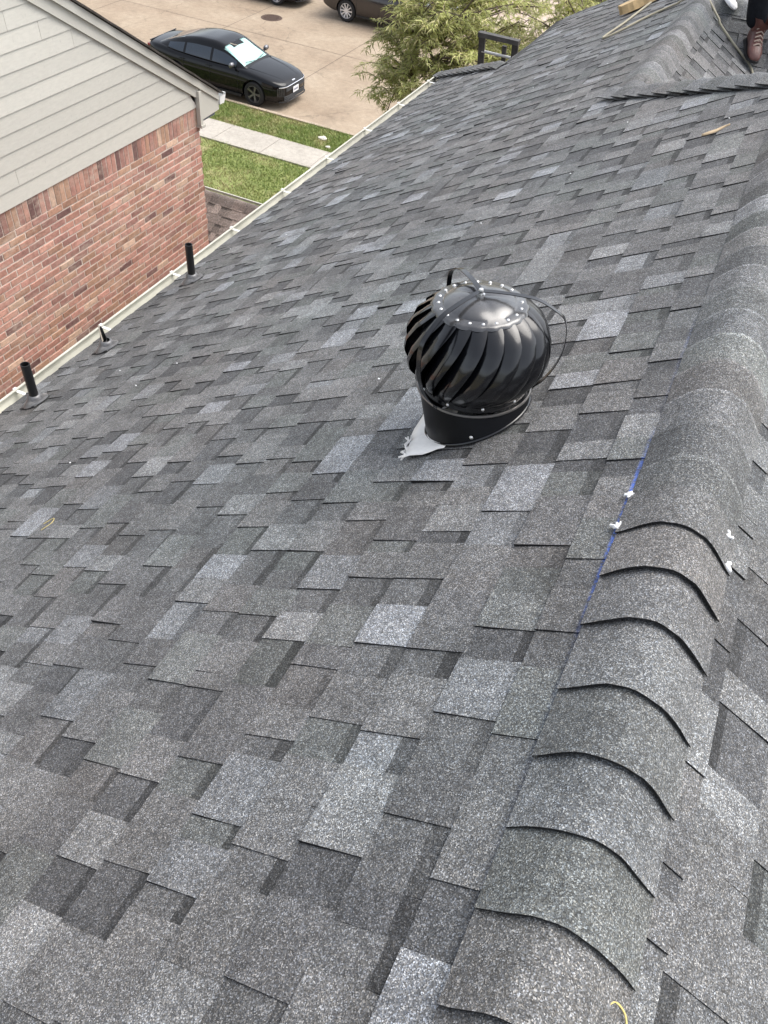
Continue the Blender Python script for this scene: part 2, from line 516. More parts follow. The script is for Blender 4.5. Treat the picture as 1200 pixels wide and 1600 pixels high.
pieces = []                                   # (area, slope key, verts, faces, colours)
def lay_slope(key, frame, v0, v1, ulo, uhi, seed, brown=None, cull=True, exposure=E_, scale=1.0):
    """frame(u, v, n) -> point; courses run along u, v climbs the slope"""
    rs = random.Random(seed); st = random.getstate(); random.seed(seed)
    v = v0
    while v < v1 - 0.01:
        vt = min(v + exposure + 0.02, v1)
        lo, hi = min(ulo(v), ulo(vt)), max(uhi(v), uhi(vt))
        u = lo - random.uniform(0, 0.5)
        tooth = random.random() < 0.5
        vj = random.uniform(-0.002, 0.002)
        last = None
        while u < hi:
            if tooth: wd = random.choice([0.08, 0.10, 0.11, 0.13, 0.15, 0.17, 0.20]) * random.uniform(0.92, 1.08) * scale
            else: wd = random.choice([0.05, 0.07, 0.09, 0.10, 0.12, 0.14, 0.15]) * random.uniform(0.92, 1.08) * scale
            segs = [(u, u + wd)]
            if wd > 0.15 and random.random() < 0.40:
                k = random.uniform(0.3, 0.7); segs = [(u, u + wd * k), (u + wd * k, u + wd)]
            hb0 = (0.0088 if tooth else 0.0048) * random.uniform(0.85, 1.15)
            ht0 = 0.0036 if tooth else 0.0016
            lift = random.uniform(0.003, 0.006) if (tooth and random.random() < 0.04) else 0
            for si, (a, b) in enumerate(segs):
                c = pick(tooth)
                if brown: 
                    lum = sum(c) / 3; c = tuple(lum * x for x in brown)
                ja, jb = random.uniform(-.002, .002), random.uniform(-.002, .002)
                def cl(x, vv): return min(max(x, ulo(vv)), uhi(vv))
                vb = v + vj
                q0, q1 = cl(a + ja, vb), cl(b + jb, vb)
                q3, q2 = cl(a - ja, vt), cl(b - jb, vt)
                if (q1 - q0) < 0.004 and (q2 - q3) < 0.004:
                    continue
                hb = hb0
                hA = hb + lift
                if tooth:
                    vs = [frame(q0, vb, hA), frame(q1, vb + 0.001, hb), frame(q2, vt, ht0), frame(q3, vt, ht0),
                          frame(q0, vb, 0), frame(q1, vb + 0.001, 0), frame(q2, vt, 0), frame(q3, vt, 0)]
                    fs = [(0, 1, 2, 3), (4, 5, 1, 0), (5, 6, 2, 1), (7, 4, 0, 3)]
                    cs = [c, EDGE, EDGE, EDGE]
                else:
                    # lower layer with its band of dark granules below the course above
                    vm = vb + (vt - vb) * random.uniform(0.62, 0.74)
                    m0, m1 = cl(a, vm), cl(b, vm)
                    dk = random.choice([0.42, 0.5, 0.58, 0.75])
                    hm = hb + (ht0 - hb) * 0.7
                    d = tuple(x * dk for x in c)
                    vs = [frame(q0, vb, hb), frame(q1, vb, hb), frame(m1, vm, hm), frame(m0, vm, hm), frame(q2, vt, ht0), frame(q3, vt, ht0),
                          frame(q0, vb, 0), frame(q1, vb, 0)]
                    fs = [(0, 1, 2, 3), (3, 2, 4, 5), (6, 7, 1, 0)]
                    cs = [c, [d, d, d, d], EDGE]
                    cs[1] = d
                ar = shown_area([vs[0], vs[1], vs[2] if tooth else vs[4], vs[3] if tooth else vs[5]])
                pieces.append((ar, key, vs, fs, cs))
            u += wd
            tooth = not tooth if random.random() < 0.9 else tooth
        v += exposure
    random.setstate(st)

def deck(name, polys, mat, n_off=None):
    mb = MB()
    for p in polys: mb.add(p, [tuple(range(len(p)))])
    return hp(mb.build(name, mat), house)

# near slope
UFAR = 10.82
def a_hi(v):
    if v < -3.705: return 10.124 - (v - (-4.977)) * (1.149 / 1.272)
    if v < VW: return UFAR
    return 4.92 - (v * CT + HP * ST)
NEAR0 = -0.9
pa = [A(NEAR0, VE, -.002), A(a_hi(VE), VE, -.002), A(a_hi(-3.706), -3.706, -.002), A(UFAR, -3.70, -.002), A(UFAR, VW, -.002), A(YW, VW, -.002), A(YEND, VR, -.002), A(NEAR0, VR, -.002)]
sl_near = deck("roof_slope", [pa], M_DARK)
tag(sl_near, "charcoal shingle slope with the turbine vent, down to the white gutter")
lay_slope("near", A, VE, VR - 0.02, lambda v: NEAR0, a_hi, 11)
# far side of the main ridge
def Dp(u, v, n=0.0):                            # v measured up from the bottom; VR at the ridge
    d = VR - v
    return Vector((XR + d * CT + n * ST, u, ZR - d * ST + n * CT))
VD = -2.6
pd = [Dp(NEAR0, VD, -.002), Dp(NEAR0, VR, -.002), Dp(YEND, VR, -.002), Dp(YEND + 1.3, VR - 1.5, -.002), Dp(YEND + 1.3, VD, -.002)]
sl_far = deck("roof_slope", [pd], M_DARK)
tag(sl_far, "shingle slope falling away right of the ridge caps")
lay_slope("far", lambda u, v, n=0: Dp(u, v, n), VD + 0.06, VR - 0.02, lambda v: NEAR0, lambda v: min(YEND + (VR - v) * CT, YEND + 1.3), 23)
# right side of the front wing
def Ep(u, v, n=0.0):
    d = -v
    return Vector((XW + d * CT + n * ST, u, ZW - d * ST + n * CT))
def e_lo(v): return YW + (-v) * CT
def e_hi(v): return min(UFAR, 99) 
pe = [Ep(YW, 0, -.002), Ep(UFAR, 0, -.002), Ep(UFAR, -2.2, -.002), Ep(YW + 2.2 * CT, -2.2, -.002)]
sl_wing = deck("roof_slope", [pe], M_DARK)
tag(sl_wing, "shingle slope right of the front wing's ridge, behind the hip caps")
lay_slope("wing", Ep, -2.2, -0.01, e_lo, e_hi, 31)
# cross gable slope facing the camera, meeting the wing in a valley
YC, ZC = 8.45, ZW
def Cp(u, v, n=0.0):                            # u along X, v up the slope to the cross ridge (v=0)
    return Vector((u, YC + v * CT - n * ST, ZC + v * ST + n * CT))
def c_lo(v): return XW + (-v) * CT
pc = [Cp(XW, 0, -.002), Cp(XW + 1.6 * CT, -1.6, -.002), Cp(3.0, -1.6, -.002), Cp(3.0, 0, -.002)]
sl_cross = deck("roof_slope", [pc], M_DARK)
tag(sl_cross, "shingle slope of the cross gable where the worker stands")
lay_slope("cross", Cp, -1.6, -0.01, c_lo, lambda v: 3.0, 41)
# hip end of the main roof, back slope of cross gable, front slope under the eave hip (seen from elsewhere)
def tri(name, pts, key, frame, v0, v1, lo, hi, seed, label):
    o = deck(name, [pts], M_DARK); tag(o, label)
    if frame: lay_slope(key, frame, v0, v1, lo, hi, seed)
    return o
def Hp(u, v, n=0.0):                            # u along X, v=0 at the ridge end, negative downwards
    return Vector((u, YEND - v * CT + n * ST, ZR + v * ST + n * CT))
sl_hip = tri("roof_slope", [Hp(XR, 0, -.002), Hp(XW, -(XR - XW) / CT, -.002), Hp(XW + 1.4, -(XR - XW) / CT - 1.4 / CT, -.002), Hp(XR + 2.4, -2.4 / CT, -.002)], "hip", Hp, -2.3, -0.01,
    lambda v: max(XR + v * CT, XW + max(0, (-v * CT - (XR - XW)))), lambda v: XR - v * CT, 51, "hip end slope behind the upper hip caps")
def Kp(u, v, n=0.0):
    return Vector((u, YC - v * CT + n * ST, ZC + v * ST + n * CT))
tri("roof_slope", [Kp(XW, 0, -.002), Kp(XW + 1.6, -1.6 / CT, -.002), Kp(3.0, -1.6 / CT, -.002), Kp(3.0, 0, -.002)][::-1], "back", None, 0, 0, None, None, 0, "far slope of the cross gable")
XE, ZE = A(0, -4.977).x, A(0, -4.977).z
def Fp(u, v, n=0.0):
    return Vector((u, 10.124 - v * CT + n * ST, ZE + v * ST + n * CT))
sl_front = tri("roof_slope", [Fp(XE, 0, -.002), Fp(XE + 1.11, 1.33, -.002), Fp(XE + 1.22, 1.33, -.002), Fp(XE + 1.22, 0, -.002)], "front", Fp, 0.0, 1.3,
    lambda v: XE + v * CT, lambda v: XE + 1.22, 61, "small shingle slope beyond the eave hip")

pieces.sort(key=lambda p: -p[0])
parent_of = {"near": sl_near, "far": sl_far, "wing": sl_wing, "cross": sl_cross, "hip": sl_hip, "front": sl_front}
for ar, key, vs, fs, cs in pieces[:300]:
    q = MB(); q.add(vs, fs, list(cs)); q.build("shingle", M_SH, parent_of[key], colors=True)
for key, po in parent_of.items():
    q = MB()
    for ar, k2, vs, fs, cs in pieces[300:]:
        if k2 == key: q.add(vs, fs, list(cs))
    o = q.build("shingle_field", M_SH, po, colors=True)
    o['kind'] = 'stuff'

# ------------------------------------------------------------------ ridge and hip caps
def cap_mesh(P0, d, dL, dR, up, L, half, lip, tail, col, rad=0.055, nseg=14, th=0.0055, wav=0.0, endcol=EDGE, edge=0.45, rim=1.15):
    """one bent cap: P0 lip point on the ridge line, d direction away from the lip, dL/dR down each slope"""
    P0 = Vector(P0); d = Vector(d).normalized()
    def section(w):                        # arc position w in [-1, 1] -> offset from ridge line
        a = w * half
        # rounded crest: blend of the two slope directions
        k = max(-1, min(1, a / rad))
        s = (abs(a) - rad) if abs(a) > rad else 0
        if abs(a) <= rad:
            # parabola tangent to both slopes at +-rad
            x = a
            fl = dL * max(0, -x) + dR * max(0, x)
            rise = (rad - abs(x)) ** 2 / (2 * rad)
            dn = -(dL + dR); 
            base = fl
            # pull the sharp crest down to a smooth curve
            horiz = (dR - dL) * 0.5
            drop = (dL + dR) * 0.5
            t = (x / rad)
            return horiz * x + drop * rad * (0.5 + 0.5 * t * t)
        return dL * (-a) if a < 0 else dR * a
    mb = MB()
    rows = [0.0, 0.035, 0.3, 1.0]
    idx = []
    for top in (0, 1):
        for r in rows:
            hgt = lip + (tail - lip) * r + (th if top else 0)
            line = []
            for i in range(nseg + 1):
                w_ = -1 + 2 * i / nseg
                o = section(w_)
                tent = (rad * -(dL + dR).z * 0.25 + 0.006) * max(0, 1 - (w_ * half / 0.125) ** 2) ** 1.5
                e = 1 - edge * abs(w_) ** 3          # nailed edges sit closer to the slope
                jit = wav * math.sin(w_ * 7 + P0.y * 31) if r == 0 else 0
                sd_ = (dL if w_ < 0 else dR)
                nrm = (up - sd_ * up.dot(sd_)).normalized() if abs(w_) * half > rad * 0.6 else up
                line.append(len(mb.v)); mb.v.append(tuple(P0 + d * (L * r + jit) + o + nrm * (hgt * e) + up * tent))
            idx.append(line)
    def strip(l0, l1, c, rev=False):
        for i in range(nseg):
            f = (l0[i], l0[i + 1], l1[i + 1], l1[i]); mb.f.append(f[::-1] if rev else f); mb.c.append(c)
    nb = len(rows)
    for r in range(nb - 1):
        strip(idx[nb + r], idx[nb + r + 1], tuple(x * rim for x in col) if r == 0 else col)  # lip strip lightened: worn edge and caught light put into the colour
        strip(idx[r], idx[r + 1], (0.02, 0.02, 0.02), True)
    # lip and side edges get their own verts so the top can be smooth
    def wall(l0, l1, c):
        b = len(mb.v); mb.v.extend([mb.v[i] for i in l0] + [mb.v[i] for i in l1]); n = len(l0)
        for i in range(n - 1):
            mb.f.append((b + i, b + i + 1, b + n + i + 1, b + n + i)); mb.c.append(c)
    wall(idx[0], idx[nb], endcol)
    wall([l[0] for l in idx[:nb]], [l[0] for l in idx[nb:]], endcol)
    wall([l[-1] for l in idx[:nb]], [l[-1] for l in idx[nb:]], endcol)
    return mb
CAPC = [(.128, .128, .130), (.140, .140, .142), (.114, .115, .115), (.152, .154, .158), (.124, .127, .124), (.136, .132, .130)]
DL, DR = Vector((-CT, 0, -ST)), Vector((CT, 0, -ST))
UPV = Vector((0, 0, 1))
def ridge_part(name, P0, P1, dl, dr, label):
    mb = MB(); P0, P1 = Vector(P0), Vector(P1)
    o1, o2 = dl * 0.12, dr * 0.12
    z = Vector((0, 0, 0.003))
    mb.add([P0 + o1 + z, P1 + o1 + z, P1 + z * 2, P0 + z * 2, P0 + o2 + z, P1 + o2 + z], [(0, 1, 2, 3), (3, 2, 5, 4)])
    o = hp(mb.build(name, M_DARK), house); tag(o, label); return o
rd = ridge_part("ridge", (XR, NEAR0, ZR), (XR, YEND, ZR), DL, DR, "main ridge covered with bent cap shingles")
lips = [-0.80, -0.655, -0.51, -0.37, -0.23, -0.09, 0.055, 0.195, 0.338, 0.480, 0.622, 0.762, 0.912, 1.077, 1.220]
for i, u in enumerate(lips):
    c = CAPC[(i * 5 + 1) % 6]
    q = cap_mesh((XR, u, ZR), (0, 1, 0), DL, DR, UPV, 0.26, 0.137 + random.uniform(-.003, .003), 0.026 + random.uniform(-.003, .003), 0.004, c, wav=0.0015)
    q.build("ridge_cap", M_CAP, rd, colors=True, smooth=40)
# closing cap, nailed through the face and sealed
q = cap_mesh((XR, 1.362, ZR), (0, 1, 0), DL, DR, UPV, 0.135, 0.138, 0.024, 0.018, (.122, .121, .121), wav=0.0015)
q.build("ridge_cap", M_CAP, rd, colors=True, smooth=40)
u = 1.60; i = 0
while u < YEND + 0.06:
    c = CAPC[(i * 5 + 2) % 6]; k = (1.0, 0.74, 1.12, 0.85, 1.22, 0.80, 1.05)[i % 7]
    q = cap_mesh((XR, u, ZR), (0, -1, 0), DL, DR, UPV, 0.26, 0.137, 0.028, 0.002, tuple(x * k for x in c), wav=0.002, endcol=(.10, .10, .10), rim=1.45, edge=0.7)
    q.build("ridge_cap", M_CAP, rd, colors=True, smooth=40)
    u += 0.143; i += 1
# upper hip, caps climb towards the main ridge
hd = Vector((1, -1, TT)).normalized()              # up the hip
hl = (Vector((-CT, 0, -ST)) - hd * Vector((-CT, 0, -ST)).dot(hd)).normalized()
hr_ = (Vector((0, CT, -ST)) - hd * Vector((0, CT, -ST)).dot(hd)).normalized()
P_top = Vector((XR, YEND, ZR)); P_bot = Vector((XW, YW, ZW)) - hd * 0.20
hipo = ridge_part("hip", P_bot, P_top, hl, hr_, "upper hip running down from the main ridge to the wing")
Lh = (P_top - P_bot).length; k = 0; s_ = 0.0
while s_ < Lh:
    c = CAPC[(k * 5 + 3) % 6]
    q = cap_mesh(P_bot + hd * s_, hd, hl, hr_, UPV, min(0.26, Lh - s_ + 0.05), 0.130, 0.038, 0.002, c, rad=0.045, wav=0.003, edge=0.05)
    q.build("hip_cap", M_CAP, hipo, colors=True, smooth=40)
    s_ += 0.140; k += 1
# wing ridge
wr = ridge_part("ridge", (XW, YW, ZW), (XW, UFAR, ZW), DL, DR, "lower ridge of the front wing with rounded caps")
u = YW + 0.02; i = 0
while u < UFAR:
    c = CAPC[(i * 5) % 6]; k = random.choice([0.82, 0.95, 1.05, 1.15])
    q = cap_mesh((XW, u + 0.14, ZW), (0, -1, 0), DL, DR, UPV, 0.26, 0.150, 0.020, 0.003, tuple(x * k for x in c), rad=0.055, endcol=(.07, .07, .07), rim=1.3)
    q.build("ridge_cap", M_CAP, wr, colors=True, smooth=40)
    u += 0.143; i += 1
# cross gable ridge
cr = ridge_part("ridge", (XW, YC, ZC), (3.0, YC, ZC), Vector((0, -CT, -ST)), Vector((0, CT, -ST)), "cross gable ridge behind the worker")
u = XW + 0.05; i = 0
while u < 2.9:
    c = CAPC[(i * 5 + 4) % 6]
    q = cap_mesh((u + 0.26, YC, ZC), (-1, 0, 0), Vector((0, CT, -ST)), Vector((0, -CT, -ST)), UPV, 0.26, 0.145, 0.012, 0.004, c, rad=0.06)
    q.build("ridge_cap", M_CAP, cr, colors=True, smooth=40)
    u += 0.143; i += 1
# eave hip
ed = Vector((1.0, -1.0, TT)).normalized()
el = hl; er = hr_
E0 = A(10.10, -4.96); E1 = A(8.975, -3.69)
ed = (E1 - E0).normalized()
eh = ridge_part("hip", E0, E1, el, er, "short hip climbing from the gutter corner")
s_ = -0.02; k = 0
while s_ < (E1 - E0).length - 0.05:
    c = CAPC[(k * 5 + 3) % 6]
    q = cap_mesh(E0 + ed * s_, ed, el, er, UPV, min(0.24, (E1 - E0).length - s_), 0.120, 0.044, 0.002, tuple(x * .9 for x in c), rad=0.045, edge=-0.1)
    q.build("hip_cap", M_CAP, eh, colors=True, smooth=40)
    s_ += 0.14; k += 1

# ------------------------------------------------------------------ fascia, gutter, house walls
GX, GZ = A(0, VE).x, A(0, VE).z              # shingle edge at the eave
q = MB()
q.box((GX + 0.034, (NEAR0 + 10.12) / 2, GZ - 0.115), (0.02, 10.12 - NEAR0, 0.17))
hp(q.build("fascia", M_WHITE), house)
# K-style gutter, open trough: cross-section extruded along the eave
def gutter_mesh(prof, p0, axis, L, t=0.0016):
    mb = MB(); p0 = Vector(p0); axis = Vector(axis)
    n = len(prof)
    for w_, z in prof:
        pass
    ax2 = Vector((axis.y, -axis.x, 0))       # outward is -ax2 by convention of prof x
    vs = [p0 + ax2 * x + Vector((0, 0, z)) for x, z in prof] + [p0 + axis * L + ax2 * x + Vector((0, 0, z)) for x, z in prof]
    mb.add(vs, [(i, i + 1, n + i + 1, n + i) for i in range(n - 1)])
    return mb
prof = [(0.020, -0.030), (0.020, -0.148), (-0.085, -0.152), (-0.112, -0.135), (-0.120, -0.105), (-0.134, -0.080), (-0.140, -0.046), (-0.140, -0.036), (-0.124, -0.036), (-0.124, -0.044)]
go = gutter_mesh(prof, (GX, NEAR0, GZ), (0, 1, 0), 10.135 - NEAR0)
gutter = hp(go.build("gutter", M_WHITE), house)
sol = gutter.modifiers.new("skin", 'SOLIDIFY'); sol.thickness = 0.002
tag(gutter, "white open gutter along the eave")
# hangers, seams, end cap
hm = None
for y in np.arange(0.35, 10.0, 0.86):
    q = MB()
    q.box((GX - 0.065, y, GZ - 0.048), (0.166, 0.022, 0.003)); q.box((GX - 0.142, y, GZ - 0.040), (0.014, 0.026, 0.016))
    q.build("hanger", M_WHITE2, gutter)
q = MB()
n = len(prof) - 2
vs = [(GX + x, 10.133, GZ + z) for x, z in prof[:8]] + [(GX + x, 10.137, GZ + z) for x, z in prof[:8]]
q.add(vs, [tuple(range(8)), tuple(range(15, 7, -1))] + [(i, (i + 1) % 8, 8 + (i + 1) % 8, 8 + i) for i in range(8)])
q.build("end_cap", M_WHITE2, gutter)
# soffit and walls under the roof
q = MB(); q.box((GX + 0.27, (NEAR0 + 10.1) / 2, GZ - 0.215), (0.40, 10.1 - NEAR0, 0.015)); hp(q.build("soffit", M_TRIM), house)
M_WALLB = plain("brick_red", (0.30, 0.15, 0.11), 0.85)
q = MB()
q.box((0.5, 4.2, 2.95), (7.4, 10.2, 5.9))
q.box((1.0, 9.9, 2.95), (6.9, 1.2, 5.9))
hp(q.build("wall", M_WALLB), house)
# rake board at the stepped front end and the upper eave edge
q = MB()
q.bar(A(UFAR - 0.01, -3.70, -0.075), A(UFAR - 0.01, VW, -0.075), 0.02, 0.14, up=(0, 1, 0))
hp(q.build("rake_board", M_TRIM), house)
q = MB()
q.bar(A(8.98, -3.66, -0.06), A(UFAR - 0.02, -3.66, -0.06), 0.02, 0.10, up=(0, 0, 1))
hp(q.build("fascia", M_TRIM), house)
q = MB()
q.box((XE + 0.62, 10.06, ZE - 0.09), (1.15, 0.02, 0.14)); hp(q.build("fascia", M_TRIM), house)

# ------------------------------------------------------------------ turbine vent
BC = A(1.97, -1.212)
tv = empty("turbine_vent", BC, "glossy black turbine vent with curved fins on a round base", "roof vent")
ax = Vector((-0.10, 0, 1)).normalized()
ex = Vector((1, 0, 0)); ex = (ex - ax * ex.dot(ax)).normalized(); ey = ax.cross(ex)
RING = Vector((-0.028, 0, 0)) + ax * 0.112
def T(r, a, z): return RING + (ex * math.cos(a) + ey * math.sin(a)) * r + ax * z
nA = Vector((-ST, 0, CT)); sA = Vector((CT, 0, ST))
M_TBLK, t_, b_ = new_mat("turbine_black_enamel")
p_ = objc(t_)
vo = N(t_, "ShaderNodeTexVoronoi", i_Scale=95.0); t_.links.new(p_, vo.inputs['Vector'])
dr = ramp(t_, [(0.0, 1.0), (0.10, 0.9), (0.17, 0.0)]); t_.links.new(vo.outputs['Distance'], dr.inputs[0])
sp = N(t_, "ShaderNodeSeparateColor"); t_.links.new(vo.outputs['Color'], sp.inputs[0])
dm = ramp(t_, [(0.55, 0.0), (0.6, 1.0)]); t_.links.new(sp.outputs[0], dm.inputs[0])
spots = mul(t_, dr.outputs[0], dm.outputs[0])
dust = ramp(t_, [(0.4, 0.0), (0.7, 0.35)]); t_.links.new(noise(t_, 7, 4, 0.6, p_), dust.inputs[0])
cc_ = mul(t_, (0.004, 0.0045, 0.006), (0.016, 0.016, 0.017), fac=dust.outputs[0], mode='MIX')
cc_ = mul(t_, cc_, (0.004, 0.004, 0.005), fac=spots, mode='MIX')
t_.links.new(cc_, b_.inputs['Base Color'])
rg = ramp(t_, [(0.3, 0.13), (0.7, 0.27)]); t_.links.new(noise(t_, 12, 3, 0.6, p_), rg.inputs[0])
t_.links.new(rg.outputs[0], b_.inputs['Roughness'])
b_.inputs['Coat Weight'].default_value = 0.3; b_.inputs['Coat Roughness'].default_value = 0.12
bump(t_, b_, dr.outputs[0], 0.15, 0.001)
M_RIVET = plain("bright_rivet", (0.75, 0.75, 0.74), 0.3, 0.9, 0.05)
# base: throat from the slope up to the ring
mb = MB(); n = 56
def base_ring(k):
    pts = []
    for i in range(n):
        a = 2 * PI * i / n
        bt = (sA * math.cos(a) + Vector((0, 1, 0)) * math.sin(a)) * 0.168 + Vector((0, -0.018, 0)) + nA * 0.012
        tp = T(0.168, a, -0.008)
        pts.append(bt.lerp(tp, k))
    return pts
rings = [base_ring(k) for k in (0, 0.08, 0.3, 0.6, 0.92, 1.0)]
for i in range(n):
    a = 2 * PI * i / n
vsl = [p for r in rings for p in r]
mb.add(vsl, [(r * n + i, r * n + (i + 1) % n, (r + 1) * n + (i + 1) % n, (r + 1) * n + i) for r in range(len(rings) - 1) for i in range(n)])
M_TBASE = plain("satin_black_base", (0.004, 0.0045, 0.006), 0.38, 0.0, 0.4, 12, spec=0.25)
base = mb.build("base", M_TBASE, tv, smooth=50)
# rolled beads at bottom and top of the base
mb = MB(); mb.tube([(sA * math.cos(2 * PI * i / 48) + Vector((0, 1, 0)) * math.sin(2 * PI * i / 48)) * 0.170 + Vector((0, -0.018, 0)) + nA * 0.014 for i in range(49)], 0.0045, 6, False)
mb.build("bead", M_TBLK, base, smooth=60)
M_EDGE = plain("worn_steel_edge", (0.28, 0.27, 0.26), 0.35, 0.8)
mb = MB(); mb.tube([T(0.171, 2 * PI * i / 56, -0.006) for i in range(57)], 0.0042, 6, False)
mb.build("collar_ring", M_EDGE, tv, smooth=60)
mb = MB(); mb.lathe([(0.150, 0.0), (0.164, 0.004), (0.166, 0.028), (0.160, 0.032)], 56)
mb.v = [tuple(RING + ex * x + ey * y + ax * z) for x, y, z in mb.v]
mb.build("lower_band", M_TBLK, tv, smooth=50)
# inner dark core so that the gaps between fins look into the head
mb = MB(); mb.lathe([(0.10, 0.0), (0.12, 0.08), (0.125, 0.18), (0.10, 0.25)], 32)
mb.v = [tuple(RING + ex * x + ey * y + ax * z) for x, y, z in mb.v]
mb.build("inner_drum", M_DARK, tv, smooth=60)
NF = 20; HH = 0.252
def prof_r(s):                                # s: 0 bottom .. 1 top
    pts = [(0, .158), (0.10, .182), (0.25, .206), (0.42, .217), (0.60, .214), (0.78, .195), (0.90, .166), (1.0, .124)]
    for (a, ra), (b, rb) in zip(pts[:-1], pts[1:]):
        if s <= b:
            k = (s - a) / (b - a); k = k * k * (3 - 2 * k) * 0.5 + k * 0.5
            return ra + (rb - ra) * k
    return pts[-1][1]
def fin_mesh():
    mb = MB(); ns, ntt = 16, 6
    wide = 2 * PI / NF * 1.25
    for i in range(ns + 1):
        s = i / ns
        R_ = prof_r(s)
        bul = math.sin(PI * min(1, max(0, s))) ** 0.7
        tw = 0.66 * (s - 0.5)
        z = 0.010 + HH * (0.5 - 0.5 * math.cos(PI * (0.06 + 0.90 * s))) if False else 0.012 + HH * s
        for j in range(ntt + 1):
            t = j / ntt
            a = tw + wide * (t - 0.5)
            r = R_ - bul * 0.052 * (1 - t) ** 1.5 + 0.0015 * t
            if j == ntt: r -= 0.006 * bul      # turned-in lip
            mb.v.append((r * math.cos(a), r * math.sin(a), z))
    W = ntt + 1
    mb.f = [(i * W + j, i * W + j + 1, (i + 1) * W + j + 1, (i + 1) * W + j) for i in range(ns) for j in range(ntt)]
    mb.c = [(1, 1, 1)] * len(mb.f)
    return mb.mesh("fin", smooth=70)
fm = fin_mesh(); fm.materials.append(M_TBLK)
FR = Matrix((ex, ey, ax)).transposed().to_4x4()
for k in range(NF):
    o = link("fin", fm, tv)
    o.matrix_local = Matrix.Translation(RING) @ FR @ Matrix.Rotation(2 * PI * k / NF, 4, 'Z')
# top dish
mb = MB(); nn = 64
profile = [(0.138, 0.256), (0.134, 0.2625), (0.128, 0.2655), (0.106, 0.2680), (0.101, 0.2710), (0.075, 0.2805), (0.045, 0.2860), (0.0005, 0.2875)]
for r, z in profile:
    for k in range(nn):
        a = 2 * PI * k / nn
        # scalloped rim and six faint pressed facets
        rr = r * (1 + (0.016 * math.cos(NF * a) if r > 0.131 else 0))
        zz = z + (0.0030 * abs(math.cos(2.5 * a + 0.5)) * (1 if 0.04 < r < 0.103 else 0))
        mb.v.append(tuple(T(rr, a, zz)))
mb.f = [(i * nn + k, i * nn + (k + 1) % nn, (i + 1) * nn + (k + 1) % nn, (i + 1) * nn + k) for i in range(len(profile) - 1) for k in range(nn)]
mb.c = [(1, 1, 1)] * len(mb.f)
M_DISH = M_TBLK.copy(); M_DISH.name = "turbine_dish_dust_sky_sheen"  # base colour lightened: some dust, plus the sky's reflection painted in
for n_ in M_DISH.node_tree.nodes:
    if n_.type == 'MIX' and n_.blend_type == 'MIX' and not n_.inputs[6].is_linked:
        n_.inputs[6].default_value = (0.030, 0.030, 0.032, 1); n_.inputs[7].default_value = (0.20, 0.20, 0.195, 1)
dish = mb.build("top_dish", M_DISH, tv, smooth=35)
for n_ in M_DISH.node_tree.nodes:
    if n_.type == 'BSDF_PRINCIPLED': n_.inputs['Coat Weight'].default_value = 0.5; n_.inputs['Specular IOR Level'].default_value = 0.8; n_.inputs['Coat Roughness'].default_value = 0.25
# rivets on the rim of the dish and round the lower band
def rivet_mesh(r):
    q = MB(); q.lathe([(0.0, r * 0.62), (r * 0.5, r * 0.55), (r * 0.85, r * 0.3), (r, 0)], 10); m_ = q.mesh("rivet", smooth=60); m_.materials.append(M_RIVET); return m_
rm = rivet_mesh(0.0052)
for k in range(NF):
    a = 2 * PI * (k + 0.35) / NF
    o = link("rivet", rm, dish); o.matrix_local = Matrix.Translation(T(0.117, a, 0.2665)) @ FR
for k in range(NF // 2):
    a = 2 * PI * (k + 0.3) / (NF // 2)
    o = link("rivet", rm, tv)
    o.matrix_local = Matrix.Translation(T(0.1665, a, 0.016)) @ (FR @ Matrix.Rotation(a, 4, 'Z') @ Matrix.Rotation(PI / 2, 4, 'Y'))
# pivot bolt and the three bands
mb = MB(); mb.lathe([(0.0, 0.024), (0.006, 0.023), (0.007, 0.020), (0.007, 0.008), (0.012, 0.007), (0.012, 0.0)], 16)
mb.v = [tuple(T(0, 0, 0.285) + ex * x + ey * y + ax * z) for x, y, z in mb.v]
piv = mb.build("pivot", M_RIVET, tv, smooth=40)
def band(a0, name="band"):
    path = [(0.0, 0.301), (0.05, 0.301), (0.110, 0.297), (0.160, 0.288), (0.205, 0.264), (0.238, 0.235), (0.248, 0.18), (0.243, 0.125), (0.226, 0.075), (0.200, 0.030), (0.176, 0.004), (0.172, -0.012)]
    # smooth the path
    pts = []
    for i in range(len(path) - 1):
        p0 = path[max(i - 1, 0)]; p1 = path[i]; p2 = path[i + 1]; p3 = path[min(i + 2, len(path) - 1)]
        for k in range(5):
            t = k / 5
            pts.append(tuple(0.5 * ((2 * p1[j]) + (-p0[j] + p2[j]) * t + (2 * p0[j] - 5 * p1[j] + 4 * p2[j] - p3[j]) * t * t + (-p0[j] + 3 * p1[j] - 3 * p2[j] + p3[j]) * t ** 3) for j in (0, 1)))
    pts.append(path[-1])
    mb = MB(); hw = 0.0075; th = 0.0022
    tg = Vector((-math.sin(a0), math.cos(a0)))
    for i, (r, z) in enumerate(pts):
        r2, z2 = pts[min(i + 1, len(pts) - 1)]; r1, z1 = pts[max(i - 1, 0)]
        dr_, dz_ = r2 - r1, z2 - z1; l = math.hypot(dr_, dz_) or 1
        nr, nz = -dz_ / l, dr_ / l
        for side in (-1, 1):
            for o in (0, th):
                rr, zz = r - nr * o, z - nz * o if False else z + nz * o
                rr = r + nr * o
                P = RING + (ex * math.cos(a0) + ey * math.sin(a0)) * rr + (ex * tg.x + ey * tg.y) * (hw * side) + ax * zz
                mb.v.append(tuple(P))
    for i in range(len(pts) - 1):
        b = i * 4
        for x, y in ((0, 1), (1, 3), (3, 2), (2, 0)):
            mb.f.append((b + x, b + y, b + 4 + y, b + 4 + x)); mb.c.append((1, 1, 1))
    return mb.build(name, M_TBLK, tv, smooth=50)
